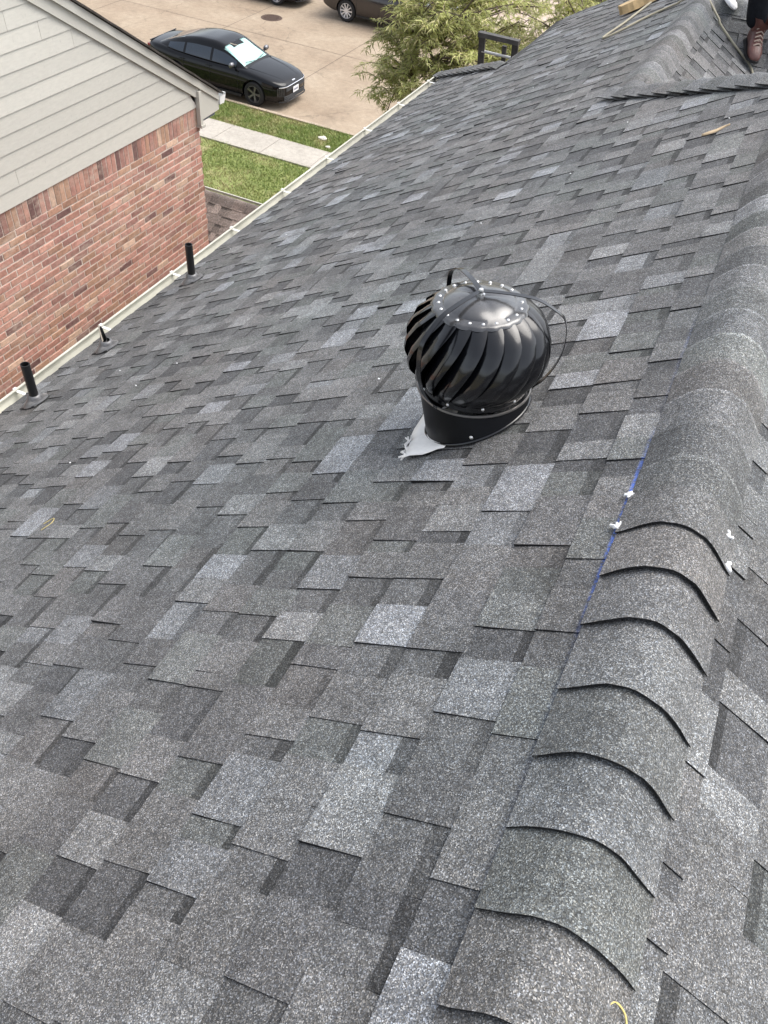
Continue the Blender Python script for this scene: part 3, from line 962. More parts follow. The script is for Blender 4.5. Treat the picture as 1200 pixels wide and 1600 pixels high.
for a0 in (math.radians(250), math.radians(14), math.radians(132)):
    band(a0)
# base screw, bright flashing scrap at the downhill side
o = link("screw", rivet_mesh(0.0065), base)
aa = math.radians(-72)
o.matrix_local = Matrix.Translation((sA * math.cos(aa) + Vector((0, 1, 0)) * math.sin(aa)) * 0.172 + Vector((0, -0.018, 0)) + nA * 0.030) @ (Matrix.Rotation(PI / 2, 4, 'X'))
M_FLASH = plain("galvanised_flashing", (0.80, 0.79, 0.76), 0.5, 0.1, 0.12, 18, 0.2)
fl = empty("flashing_corner", A(1.85, -1.36), "bright bare metal corner of flashing below the turbine base", "flashing")
FLC = ((1.722, -1.372), (1.770, -1.250), (2.0, -1.30), (2.005, -1.432))
def flashing():
    mb = MB()
    U = np.linspace(0, 1, 9); Vv = np.linspace(0, 1, 7)
    # corners of the visible flap on the slope (u, v)
    c00, c10, c11, c01 = FLC
    for a in U:
        for b in Vv:
            p = [(1 - a) * ((1 - b) * c00[k] + b * c10[k]) + a * ((1 - b) * c01[k] + b * c11[k]) for k in (0, 1)]
            nh = 0.0145 + 0.006 * math.sin(a * 5 + 1) * (1 - b) + 0.005 * (1 - b) ** 2
            mb.v.append(tuple(A(p[0] + 0.006 * math.sin(b * 9), p[1] + 0.008 * math.sin(a * 8), nh) - A(1.85, -1.36)))
    W = len(Vv)
    mb.f = [(i * W + j, (i + 1) * W + j, (i + 1) * W + j + 1, i * W + j + 1) for i in range(len(U) - 1) for j in range(W - 1)]
    mb.c = [(1, 1, 1)] * len(mb.f)
    o = mb.build("sheet", M_FLASH, fl, smooth=60)
    so = o.modifiers.new("thick", 'SOLIDIFY'); so.thickness = 0.0012
    # ragged torn strip at the edge
    mb = MB()
    rt = random.Random(3)
    for k in range(3):
        pts = [A(1.72 + 0.014 * i + rt.uniform(-.006, .006), -1.375 - 0.003 * i + rt.uniform(-.012, .012), 0.018 + rt.uniform(0, .012)) - A(1.85, -1.36) for i in range(9)]
        mb.tube(spline(pts, 3), 0.0028, 5)
    mb.build("torn_edge", M_FLASH, fl)
flashing()

# ------------------------------------------------------------------ vent pipes
M_ABS = plain("black_pipe", (0.012, 0.012, 0.013), 0.4, 0, 0.3, 20)
M_LEAD = plain("grey_boot_rubber", (0.17, 0.17, 0.175), 0.4, 0.3, 0.45, 25)
M_BOOTD = plain("dark_boot_flange", (0.05, 0.052, 0.055), 0.5, 0.1, 0.3, 20)
def pipe(u, v, h_, label, cut=False):
    P = A(u, v, 0.004)
    o = empty("vent_pipe", P, label, "vent pipe", "vent pipes by the gutter")
    r = 0.027
    if not cut:
        q = MB(); q.lathe([(r * 0.8, h_ - 0.12), (r * 0.82, h_), (r, h_), (r, 0.0), (r, -0.03)], 20)
        q.build("pipe", M_ABS, o, smooth=40)
    else:
        # half-flattened pointed sleeve cut on the slant
        q = MB(); n = 20
        rows = []
        for kz in range(9):
            z = kz / 8
            for i in range(n + 1):
                a = PI * (0.0 + 2.0 * i / n)
                hmax = h_ * (0.42 + 0.58 * max(0, math.cos(a - 2.4)) ** 1.5)
                rr = r * (1 - 0.35 * z * z)
                q.v.append((rr * math.cos(a) - 0.018 * z * z, rr * math.sin(a), hmax * z - 0.02))
        W = n + 1
        q.f = [(k * W + i, k * W + i + 1, (k + 1) * W + i + 1, (k + 1) * W + i) for k in range(8) for i in range(n)]; q.c = [(1, 1, 1)] * len(q.f)
        po = q.build("sleeve", M_ABS, o, smooth=60)
        so = po.modifiers.new("t", 'SOLIDIFY'); so.thickness = 0.004
        q = MB(); 
        q.add([(-0.030, 0.012, 0.05), (-0.018, -0.016, 0.05), (-0.036, -0.006, h_ - 0.005), (-0.040, 0.010, h_ - 0.01)], [(0, 1, 2, 3)])
        so = q.build("lining", plain("torn_pale_lining", (0.5, 0.45, 0.38), 0.7), po); md = so.modifiers.new("t", 'SOLIDIFY'); md.thickness = 0.003
    # boot: plumb cone on a flange that follows the slope
    q = MB(); n = 28
    rows = [(0.080, 0.008, 1), (0.074, 0.020, 1), (0.056, 0.032, 0.8), (0.044, 0.040, 0.3), (0.040, 0.056, 0.1), (0.031, 0.066, 0), (0.0275, 0.066, 0)]
    for rr, z, k in rows:
        for i in range(n):
            a = 2 * PI * i / n
            x, y = rr * math.cos(a), rr * math.sin(a)
            zz = z + x * TT * k
            q.v.append((x, y, zz))
    q.f = [(j * n + i, j * n + (i + 1) % n, (j + 1) * n + (i + 1) % n, (j + 1) * n + i) for j in range(len(rows) - 1) for i in range(n)]; q.c = [(1, 1, 1)] * len(q.f)
    q.build("boot", M_LEAD, o, smooth=50)
    q = MB()
    pts = []
    for i in range(32):
        a = 2 * PI * i / 32; k = 0.055 / max(abs(math.cos(a)), abs(math.sin(a))) * 1.0
        k = min(k, 0.085) * 1.45
        pts.append((sA * (math.cos(a) * k) + Vector((0, 1, 0)) * (math.sin(a) * k * 0.9)))
    vs = [p + nA * 0.006 for p in pts] + [p * 0.98 + nA * 0.012 for p in pts]
    q.add(vs, [tuple(range(32, 64))] + [(i, (i + 1) % 32, 32 + (i + 1) % 32, 32 + i) for i in range(32)])
    q.build("flange", M_BOOTD, o)
    return o
pipe(2.725, -4.553, 0.285, "black vent pipe nearest the left edge, tall with grey boot")
pipe(3.373, -4.533, 0.175, "short torn vent pipe sleeve between the two tall pipes", True)
pipe(4.357, -4.548, 0.292, "tall black vent pipe farthest along, near the brick corner")

# ------------------------------------------------------------------ neighbour's house
NX = -5.6
nb = empty("neighbor_house", (-8, 2, 0), "brick house next door with pale lap siding gable", "house")
def np_(o, parent=None):
    o.parent = parent or nb
    if (parent or nb) is nb: o.location = (8, -2, 0)
    return o
M_MORTAR = slab_mat("mortar", (0.64, 0.54, 0.46), (0.72, 0.62, 0.53), (0.76, 0.66, 0.57), 3, 20, 120)
def brick_mat():
    mt, t, b = new_mat("weathered_brick")
    p = wpos(t)
    at = N(t, "ShaderNodeAttribute", attribute_name="Col")
    r1 = ramp(t, [(0.3, 0.70), (0.7, 1.25)]); t.links.new(noise(t, 26, 5, 0.65, p), r1.inputs[0])
    c = mul(t, at.outputs['Color'], r1.outputs[0])
    # smears of mortar and lime over the faces
    mp = N(t, "ShaderNodeMapping"); t.links.new(p, mp.inputs[0]); mp.inputs['Scale'].default_value = (1, 0.45, 1.3)
    sm = ramp(t, [(0.46, 0.0), (0.62, 0.60), (0.75, 0.85)]); t.links.new(noise(t, 11, 6, 0.72, mp.outputs[0]), sm.inputs[0])
    sm2 = ramp(t, [(0.40, 0.0), (0.60, 1.0)]); t.links.new(noise(t, 2.2, 3, 0.5, p), sm2.inputs[0])
    f = mul(t, sm.outputs[0], sm2.outputs[0])
    c = mul(t, c, (0.60, 0.48, 0.385), fac=f, mode='MIX')
    t.links.new(c, b.inputs['Base Color']); b.inputs['Roughness'].default_value = 0.88
    bump(t, b, noise(t, 90, 4, 0.7, p), 0.5, 0.004)
    return mt
M_BRICK = brick_mat()
SID0 = 6.128                                   # bottom of the siding
wallm = MB()
wallm.add([(NX, -3.0, 0), (NX, 7.7, 0), (NX, 7.7, SID0 + 0.05), (NX, -3.0, SID0 + 0.05), (-17, -3, 0), (-17, 7.7, 0), (-17, 7.7, SID0 + .05), (-17, -3, SID0 + .05)],
          [(0, 1, 2, 3), (1, 5, 6, 2), (4, 0, 3, 7), (5, 4, 7, 6)])
bw = np_(wallm.build("brick_wall", M_MORTAR))
tag(bw, "brown and rose brick wall with pale mortar joints")
BRC = [((.300, .165, .125), 5), ((.335, .185, .145), 4), ((.270, .160, .110), 4), ((.36, .21, .16), 2), ((.235, .130, .105), 3), ((.13, .075, .066), 1.6), ((.40, .29, .21), 1.6), ((.29, .185, .125), 2)]
bw_tot = sum(k for _, k in BRC)
def brick_col():
    r = random.uniform(0, bw_tot)
    for c, k in BRC:
        r -= k
        if r <= 0: break
    s = random.uniform(0.85, 1.15) * 1.50
    return (c[0] * s * 1.08, c[1] * s * 1.03, c[2] * s * 1.04)
bricks = []
def brick_piece(y0, y1, z0, z1, proud, face='x'):
    j = lambda: random.uniform(-.0015, .0015)
    px = NX + proud
    if face == 'x':
        fr = [(px + j(), y0 + j(), z0 + j()), (px + j(), y1 + j(), z0 + j()), (px + j(), y1 + j(), z1 + j()), (px + j(), y0 + j(), z1 + j())]
        bk = [(NX - 0.002, y0, z0), (NX - 0.002, y1, z0), (NX - 0.002, y1, z1), (NX - 0.002, y0, z1)]
        c_ = (px, (y0 + y1) / 2, (z0 + z1) / 2)
    ins = 0.003
    f2 = [tuple(np.array(q_) * 1.0) for q_ in fr]
    f2 = []
    for (x, y, z) in fr:
        yy = y + ins * (1 if y < c_[1] else -1); zz = z + ins * (1 if z < c_[2] else -1)
        f2.append((x + 0.0015, yy, zz))
    vs = f2 + fr + bk
    fs = [(0, 1, 2, 3)] + [(i + 4, (i + 1) % 4 + 4, (i + 1) % 4, i) for i in range(4)] + [(i + 8, (i + 1) % 4 + 8, (i + 1) % 4 + 4, i + 4) for i in range(4)]
    return vs, fs
PITCH, BL = 0.0685, 0.203
SOL = 0.196
z = SID0 - 0.004 - SOL
# soldier course
y = 7.695
while y > -2.9:
    w_ = 0.0675
    vs, fs = brick_piece(y - w_ + 0.009, y, z + 0.004, SID0 + 0.03, 0.0015 + random.uniform(0, .0025))
    bricks.append((shown_area(vs[:4]) if y > 0 else 0, vs, fs, brick_col()))
    y -= w_
row = 0
zt = z - 0.006
while zt > 2.4:
    y = 7.695 - (BL / 2 if row % 2 else 0) - 0.0
    if row % 2:
        vs, fs = brick_piece(7.695 - BL / 2 + 0.0135, 7.695, zt - PITCH + 0.014, zt, 0.0015 + random.uniform(0, .0025))
        bricks.append((shown_area(vs[:4]), vs, fs, brick_col()))
    while y > -0.5:
        y1 = y; y0 = y - BL + 0.0135
        vs, fs = brick_piece(y0, y1, zt - PITCH + 0.014, zt, 0.0015 + random.uniform(0, .0025))
        bricks.append((shown_area(vs[:4]), vs, fs, brick_col()))
        y -= BL
    zt -= PITCH; row += 1
bricks.sort(key=lambda b: -b[0])
for ar, vs, fs, c in bricks[:300]:
    q = MB(); q.add(vs, fs, c); q.build("brick", M_BRICK, bw, colors=True)
q = MB()
for ar, vs, fs, c in bricks[300:]: q.add(vs, fs, c)
o = q.build("brick_field", M_BRICK, bw, colors=True); o['kind'] = 'stuff'
# front return of the brick wall (street side)
q = MB()
zt = z - 0.006; row = 0
while zt > 2.4:
    x = NX + 0.006 - (BL / 2 if row % 2 else 0)
    while x > NX - 3:
        x1 = x; x0 = x - BL + 0.0135
        q.box(((x0 + x1) / 2, 7.7, zt - PITCH / 2 + 0.005), (x1 - x0, 0.014, PITCH - 0.010), col=brick_col())
        x -= BL
    zt -= PITCH; row += 1
o = q.build("brick_return", M_BRICK, bw, colors=True); o['kind'] = 'stuff'

# gable siding: lap boards with butt joints
RS = 0.637                                     # rake slope
def rake_z(y): return 6.217 + (7.676 - y) * RS  # underside line of the rake trim on the wall
def siding_mat():
    mt, t, b = new_mat("pale_lap_siding")
    p = wpos(t)
    mp = N(t, "ShaderNodeMapping"); t.links.new(p, mp.inputs[0]); mp.inputs['Scale'].default_value = (1, 1.0, 4.0)
    r1 = ramp(t, [(0.3, 0.93), (0.7, 1.05)]); t.links.new(noise(t, 14, 5, 0.7, mp.outputs[0]), r1.inputs[0])
    mp2 = N(t, "ShaderNodeMapping"); t.links.new(p, mp2.inputs[0]); mp2.inputs['Scale'].default_value = (1, 3.2, 1.0)
    sp_ = ramp(t, [(0.62, 1.0), (0.72, 0.86)]); t.links.new(noise(t, 22, 3, 0.6, mp2.outputs[0]), sp_.inputs[0])
    c = mul(t, (0.60, 0.58, 0.515), r1.outputs[0]); c = mul(t, c, sp_.outputs[0])
    oi = N(t, "ShaderNodeObjectInfo"); ro = ramp(t, [(0, 0.95), (1, 1.05)]); t.links.new(oi.outputs['Random'], ro.inputs[0])
    c = mul(t, c, ro.outputs[0])
    t.links.new(c, b.inputs['Base Color']); b.inputs['Roughness'].default_value = 0.65
    bump(t, b, noise(t, 40, 4, 0.7, mp.outputs[0]), 0.15, 0.003)
    return mt
M_SIDE = siding_mat()
q = MB()
YPK = 2.35                                      # gable peak
ZPK = rake_z(YPK)
q.add([(NX - 0.01, -2.97, SID0), (NX - 0.01, 7.67, SID0), (NX - 0.01, 7.67, 6.22), (NX - 0.01, YPK, ZPK + 0.1), (NX - 0.01, -2.97, 6.22)], [(0, 1, 2, 3, 4)])
gs = np_(q.build("gable_siding", M_DARK)); tag(gs, "pale grey lap siding filling the gable")
EXPO = 0.1432
joints = {1: [5.02], 3: [], 6: [], 7: [5.98], 8: [5.62], 9: [5.28], 10: [4.9], 4: [3.9], 2: [3.6], 5: [3.2]}
k = 0; zb = SID0
while zb < ZPK:
    z1 = zb + EXPO + 0.018
    def yr(zz): return min(7.672, 7.676 - (zz - 6.217) / RS)
    def yl(zz): return max(-2.972, 2 * YPK - 7.676 + (zz - 6.217) / RS)
    ylist = [yl(zb)] + sorted(joints.get(k, [])) + [yr(zb)]
    for a, b in zip(ylist[:-1], ylist[1:]):
        e0 = 0 if a == ylist[0] else 0.0015; e1 = 0 if b == ylist[-1] else 0.0015
        at_, bt_ = (max(yl(z1), a) if a == ylist[0] else a), (min(yr(z1), b) if b == ylist[-1] else b)
        if bt_ <= at_: continue
        xb, xt = NX + 0.016, NX + 0.0065
        vs = [(xb, a + e0, zb), (xb, b - e1, zb), (xt, bt_ - e1, z1), (xt, at_ + e0, z1), (NX + 0.002, a + e0, zb), (NX + 0.002, b - e1, zb), (NX - .003, bt_ - e1, z1), (NX - .003, at_ + e0, z1)]
        qq = MB(); qq.add(vs, [(0, 1, 2, 3), (4, 5, 1, 0), (5, 6, 2, 1), (7, 4, 0, 3)])
        qq.build("siding_board", M_SIDE, gs)
    zb += EXPO; k += 1
# rake trim, both pitches: wide frieze board, narrower rake moulding, shingle edge
M_TRIM2 = plain("pale_trim_board", (0.59, 0.57, 0.505), 0.6, 0, 0.05, 4, 0.08)
for sgn in (1, -1):
    def RP(y, dz, x):
        yy = y if sgn > 0 else 2 * YPK - y
        return (x, yy, rake_z(y) + dz)
    y0, y1 = YPK, 7.70
    q = MB()
    for (dz0, dz1, x0, x1) in ((0.0, 0.118, NX + 0.0, NX + 0.034),):
        vs = [RP(y0, dz0, x1), RP(y1, dz0, x1), RP(y1, dz1, x1), RP(y0, dz1, x1), RP(y0, dz0, x0), RP(y1, dz0, x0), RP(y1, dz1, x0), RP(y0, dz1, x0)]
        q.add(vs, [(0, 1, 2, 3), (4, 5, 1, 0), (3, 2, 6, 7), (5, 6, 2, 1), (7, 4, 0, 3)])
    np_(q.build("frieze_board", M_TRIM2))
    q = MB(); y1 = 8.03
    dz0, dz1, x0, x1 = 0.112, 0.196, NX + 0.0, NX + 0.062
    vs = [RP(y0, dz0, x1), RP(y1, dz0, x1), RP(y1, dz1, x1), RP(y0, dz1, x1), RP(y0, dz0, x0), RP(y1, dz0, x0), RP(y1, dz1, x0), RP(y0, dz1, x0)]
    q.add(vs, [(0, 1, 2, 3), (4, 5, 1, 0), (3, 2, 6, 7), (5, 6, 2, 1), (7, 4, 0, 3)])
    np_(q.build("rake_board", M_TRIM2))
    # roof slab with ragged shingle edge over the rake
    q = MB()
    y1 = 8.09
    vs = []
    n = 44
    for i in range(n + 1):
        y = y0 + (y1 - y0) * i / n
        xe = NX + 0.088 + 0.006 * math.sin(i * 2.4) + random.uniform(-.003, .003)
        vs += [RP(y, 0.205, xe), RP(y, 0.225, xe), RP(y, 0.225, -17.2), RP(y, 0.205, -17.2)]
    fs = []
    for i in range(n):
        b = i * 4
        fs += [(b, b + 4, b + 5, b + 1), (b + 1, b + 5, b + 6, b + 2), (b + 3, b + 2, b + 6, b + 7), (b, b + 3, b + 7, b + 4)]
    fs += [(0, 1, 2, 3), (n * 4 + 3, n * 4 + 2, n * 4 + 1, n * 4)]
    q.add(vs, fs, (.06, .052, .046))
    np_(q.build("roof", M_BSH, colors=True))
# boxed eave return at the corner
q = MB()
xa, xb = NX - 0.0, NX + 0.045
poly = [(7.715, 5.985), (8.045, 6.000), (8.045, 6.165), (7.715, 6.305)]
vs = [(xb, y, z_) for y, z_ in poly] + [(-17, y, z_) for y, z_ in poly]
q.add(vs, [(0, 1, 2, 3)] + [(i, (i + 1) % 4 + 0, (i + 1) % 4 + 4, i + 4)[::-1] for i in range(4)])
np_(q.build("boxed_eave", M_TRIM2))
q = MB(); q.box((NX + 0.035, 7.685, 6.115), (0.05, 0.045, 0.36)); q.box((NX + 0.03, 7.70, 5.925), (0.075, 0.075, 0.03))
np_(q.build("corner_trim", M_TRIM2))
q = MB(); q.box((NX - 5.6, 7.87, 5.955), (11.2, 0.30, 0.03)); np_(q.build("soffit", plain("soffit_grey", (0.20, 0.22, 0.25), 0.7)))
gm = gutter_mesh([(-0.055, -0.015), (-0.055, -0.10), (0.02, -0.105), (0.045, -0.07), (0.060, -0.02), (0.060, -0.006), (0.048, -0.006)], (NX + 0.06, 8.105, 6.155), (-1, 0, 0), 11)
g2 = np_(gm.build("gutter", M_WHITE2)); so = g2.modifiers.new("t", 'SOLIDIFY'); so.thickness = 0.003
q = MB(); q.add([(NX + 0.062, 8.105 + x, 6.155 + zz) for x, zz in [(-0.055, -0.015), (-0.055, -0.10), (0.02, -0.105), (0.045, -0.07), (0.060, -0.02)]], [(0, 1, 2, 3, 4)])
so = q.build("end_cap", M_WHITE2, g2)

# lower front roof of the neighbour: brown shingles below a level ridge
LZ, LY = 4.05, 9.6
def Lp(u, v, n=0.0):
    return Vector((u, LY + v * CT - n * ST, LZ + v * ST + n * CT))
pieces_b = pieces; pieces = []
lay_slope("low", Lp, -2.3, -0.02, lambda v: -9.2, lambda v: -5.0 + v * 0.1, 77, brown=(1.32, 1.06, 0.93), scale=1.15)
q = MB()
q.add([Lp(-9.2, -2.35, -.003), Lp(-5.0, -2.35, -.003), Lp(-5.0, 0, -.003), Lp(-9.2, 0, -.003)], [(0, 1, 2, 3)])
q.add([Lp(-9.2, 0, -.003), Lp(-5.0, 0, -.003), Lp(-5.0, 0, -.003) + Vector((0, 1.6, -0.9)), Lp(-9.2, 0, -.003) + Vector((0, 1.6, -0.9))], [(0, 1, 2, 3)])
lo_ = np_(q.build("lower_roof", M_DARK)); tag(lo_, "low brown shingle roof in front of the brick corner")
pieces.sort(key=lambda p: -p[0])
for ar, key, vs, fs, cs in pieces[:60]:
    q = MB(); q.add(vs, fs, [tuple(x * 1.25 for x in c) for c in cs]); q.build("shingle", M_BSH, lo_, colors=True)
q = MB()
for ar, key, vs, fs, cs in pieces[60:]: q.add(vs, fs, [tuple(x * 1.25 for x in c) for c in cs])
o = q.build("shingle_field", M_BSH, lo_, colors=True); o['kind'] = 'stuff'
x = -9.1; k = 0
while x < -5.1:
    c = random.choice([(.17, .135, .118), (.20, .16, .14), (.145, .118, .105)])
    q = cap_mesh((x, LY, LZ), (1, 0, 0), Vector((0, -CT, -ST)), Vector((0, CT, -ST)), UPV, 0.26, 0.15, 0.014, 0.004, c)
    q.build("ridge_cap", M_BSH, lo_, colors=True, smooth=40)
    x += 0.19; k += 1
q = MB(); q.box((-7.1, 9.6, 1.3), (4.0, 3.0, 2.4)); np_(q.build("porch_wall", M_WALLB))
q = MB(); q.bar((-9.2, LY + 0.17, LZ - 0.035), (-5.0, LY + 0.17, LZ - 0.035), 0.02, 0.03); np_(q.build("drip_edge", M_WHITE))

# ------------------------------------------------------------------ cars
M_PAINT, t_, b_ = new_mat("black_car_paint")
b_.inputs['Base Color'].default_value = (0.003, 0.0033, 0.0045, 1)
b_.inputs['Roughness'].default_value = 0.28; b_.inputs['Coat Weight'].default_value = 0.45; b_.inputs['Coat Roughness'].default_value = 0.02; b_.inputs['Specular IOR Level'].default_value = 0.15
rr_ = ramp(t_, [(0.35, 0.10), (0.7, 0.22)]); t_.links.new(noise(t_, 3, 4, 0.6, objc(t_)), rr_.inputs[0]); t_.links.new(rr_.outputs[0], b_.inputs['Roughness'])
M_BROWNP = plain("dark_brown_car_paint", (0.022, 0.016, 0.016), 0.3, 0.2, 0.1, 4, coat=1.0)
M_PLAST = plain("black_trim_plastic", (0.012, 0.012, 0.013), 0.55)
M_TYRE = plain("tyre_rubber", (0.014, 0.014, 0.015), 0.8, 0, 0.25, 30, 0.2)
M_ALLOY = plain("grey_alloy", (0.20, 0.20, 0.21), 0.3, 0.8, 0.1)
M_SILV = plain("silver_alloy", (0.70, 0.70, 0.72), 0.3, 0.5, 0.05)
M_CHROME = plain("satin_chrome", (0.75, 0.76, 0.78), 0.18, 0.9, 0.03)
M_TINT, t_, b_ = new_mat("tinted_glass")
b_.inputs['Base Color'].default_value = (0.008, 0.018, 0.032, 1); b_.inputs['Roughness'].default_value = 0.03; b_.inputs['Specular IOR Level'].default_value = 1.0
M_CLEAR, t_, b_ = new_mat("windshield_glass")
t_.nodes.clear()
o_ = N(t_, "ShaderNodeOutputMaterial"); tr_ = N(t_, "ShaderNodeBsdfTransparent"); tr_.inputs[0].default_value = (0.86, 0.93, 0.92, 1)
gl_ = N(t_, "ShaderNodeBsdfGlossy"); gl_.inputs['Roughness'].default_value = 0.02
fr_ = N(t_, "ShaderNodeFresnel"); mx_ = N(t_, "ShaderNodeMixShader")
t_.links.new(fr_.outputs[0], mx_.inputs[0]); t_.links.new(tr_.outputs[0], mx_.inputs[1]); t_.links.new(gl_.outputs[0], mx_.inputs[2]); t_.links.new(mx_.outputs[0], o_.inputs[0])
M_SHADE = plain("silver_sunshade_foil", (0.66, 0.90, 0.87), 0.45, 0.0, 0.08, 6, 0.3)
M_LAMP = plain("headlamp_lens", (0.06, 0.065, 0.07), 0.12, 0.4, 0.1)
M_PLATE = plain("plate_white", (0.78, 0.79, 0.80), 0.5, 0, 0.03)
M_RED = plain("tail_lens", (0.20, 0.01, 0.01), 0.15)

def interp(tab, x):
    xs_ = [p[0] for p in tab]; ys_ = [p[1] for p in tab]
    # smooth cubic through the table
    i = max(0, min(len(xs_) - 2, int(np.searchsorted(xs_, x)) - 1))
    x0, x1 = xs_[i], xs_[i + 1]; t = min(1, max(0, (x - x0) / (x1 - x0)))
    def sl(k):
        if k <= 0: return (ys_[1] - ys_[0]) / (xs_[1] - xs_[0])
        if k >= len(xs_) - 1: return (ys_[-1] - ys_[-2]) / (xs_[-1] - xs_[-2])
        a = (ys_[k] - ys_[k - 1]) / (xs_[k] - xs_[k - 1]); b = (ys_[k + 1] - ys_[k]) / (xs_[k + 1] - xs_[k])
        return 0 if a * b < 0 else 2 * a * b / (a + b + 1e-9) if a * b > 0 else 0
    h_ = x1 - x0; m0, m1 = sl(i) * h_, sl(i + 1) * h_
    return (2 * t ** 3 - 3 * t ** 2 + 1) * ys_[i] + (t ** 3 - 2 * t ** 2 + t) * m0 + (-2 * t ** 3 + 3 * t ** 2) * ys_[i + 1] + (t ** 3 - t ** 2) * m1

SEDAN = dict(L=4.70, fw=1.445, rw=-1.275, wr=0.335,
    half=[(-2.36, .66), (-2.30, .74), (-2.0, .86), (-1.3, .915), (0, .918), (1.3, .912), (1.75, .885), (2.0, .835), (2.18, .755), (2.29, .65), (2.355, .50)],
    belt=[(-2.36, .93), (-2.3, 1.00), (-1.9, 1.02), (-1.2, .975), (0, .945), (0.95, .925), (1.5, .865), (2.0, .775), (2.25, .70), (2.355, .62)],
    bot=[(-2.36, .42), (-2.2, .28), (-1.9, .20), (0, .17), (1.9, .18), (2.2, .20), (2.355, .26)],
    roof=[(-1.98, 1.03), (-1.5, 1.20), (-1.0, 1.345), (-0.5, 1.415), (-0.1, 1.425), (0.28, 1.375), (0.75, 1.15), (1.12, 0.93)],
    cab=(-1.98, 1.12), base=[(-1.98, .70), (-1.3, .80), (0, .835), (0.8, .80), (1.12, .735)], top=[(-1.98, .55), (-1.0, .565), (0, .585), (0.4, .575), (1.12, .68)],
    ws=(0.33, 1.08), rg=(-1.86, -1.12), pil=[(-1.62, -1.04), (-0.97, -0.10), (-0.03, 0.80)])
SUV = dict(L=4.9, fw=1.46, rw=-1.40, wr=0.365,
    half=[(-2.45, .80), (-2.40, .86), (-2.0, .93), (-1.3, .95), (0, .95), (1.3, .945), (1.9, .91), (2.25, .84), (2.40, .72), (2.45, .6)],
    belt=[(-2.45, 1.06), (-2.3, 1.14), (-1.9, 1.15), (-1.2, 1.13), (0, 1.10), (0.95, 1.08), (1.5, 1.03), (2.0, .96), (2.3, .88), (2.45, .78)],
    bot=[(-2.45, .42), (-2.2, .32), (-1.9, .25), (0, .23), (1.9, .24), (2.2, .27), (2.45, .34)],
    roof=[(-2.38, 1.20), (-2.2, 1.55), (-1.9, 1.69), (-1.0, 1.75), (-0.1, 1.75), (0.28, 1.68), (0.75, 1.42), (1.22, 1.09)],
    cab=(-2.38, 1.22), base=[(-2.38, .80), (-1.3, .87), (0, .88), (0.8, .85), (1.22, .77)], top=[(-2.38, .66), (-1.0, .66), (0, .66), (0.4, .65), (1.22, .70)],
    ws=(0.33, 1.16), rg=(-2.34, -2.1), pil=[(-1.95, -1.12), (-1.02, -0.10), (0.0, 0.85)])

def wheel(parent, x, y, side, wr, rim_mat, spokes=5):
    o = MB()
    wd = 0.10
    o.lathe([(wr * 0.70, -wd), (wr * 0.93, -wd), (wr * 0.985, -wd * 0.75), (wr, -wd * 0.4), (wr, wd * 0.4), (wr * 0.985, wd * 0.75), (wr * 0.93, wd), (wr * 0.70, wd), (wr * 0.70, -wd)], 36)
    R = Matrix.Rotation(-PI / 2 * side, 3, 'X')
    o.v = [tuple(R @ Vector(p) + Vector((x, y, wr))) for p in o.v]
    ty = o.build("wheel", M_TYRE, parent, smooth=40)
    r = MB(); rr = wr * 0.70
    r.lathe([(rr, wd * 0.9), (rr * 0.95, wd * 0.92), (rr * 0.90, wd * 0.6), (rr * 0.86, wd * -0.2)], 36)
    for k in range(spokes):
        for d in ((-0.10, 0.10) if spokes == 5 else (0,)):
            a = 2 * PI * k / spokes + d
            p0 = Vector((math.cos(a + d * 0.8) * rr * 0.16, math.sin(a + d * 0.8) * rr * 0.16, wd * 0.55)); p1 = Vector((math.cos(a) * rr * 0.93, math.sin(a) * rr * 0.93, wd * 0.80))
            r.bar(p0, p1, rr * (0.11 if spokes == 5 else 0.17), 0.03)
    r.lathe([(0.0, wd * 0.75), (rr * 0.2, wd * 0.72), (rr * 0.24, wd * 0.5)], 16)
    r.v = [tuple(R @ Vector(p) + Vector((x, y, wr))) for p in r.v]
    r.build("rim", rim_mat, ty, smooth=30)
    b = MB(); b.lathe([(0.0, -wd * 0.1), (rr * 0.90, -wd * 0.1)], 24)
    b.v = [tuple(R @ Vector(p) + Vector((x, y, wr))) for p in b.v]
    b.build("brake_disc", M_PLAST, ty)

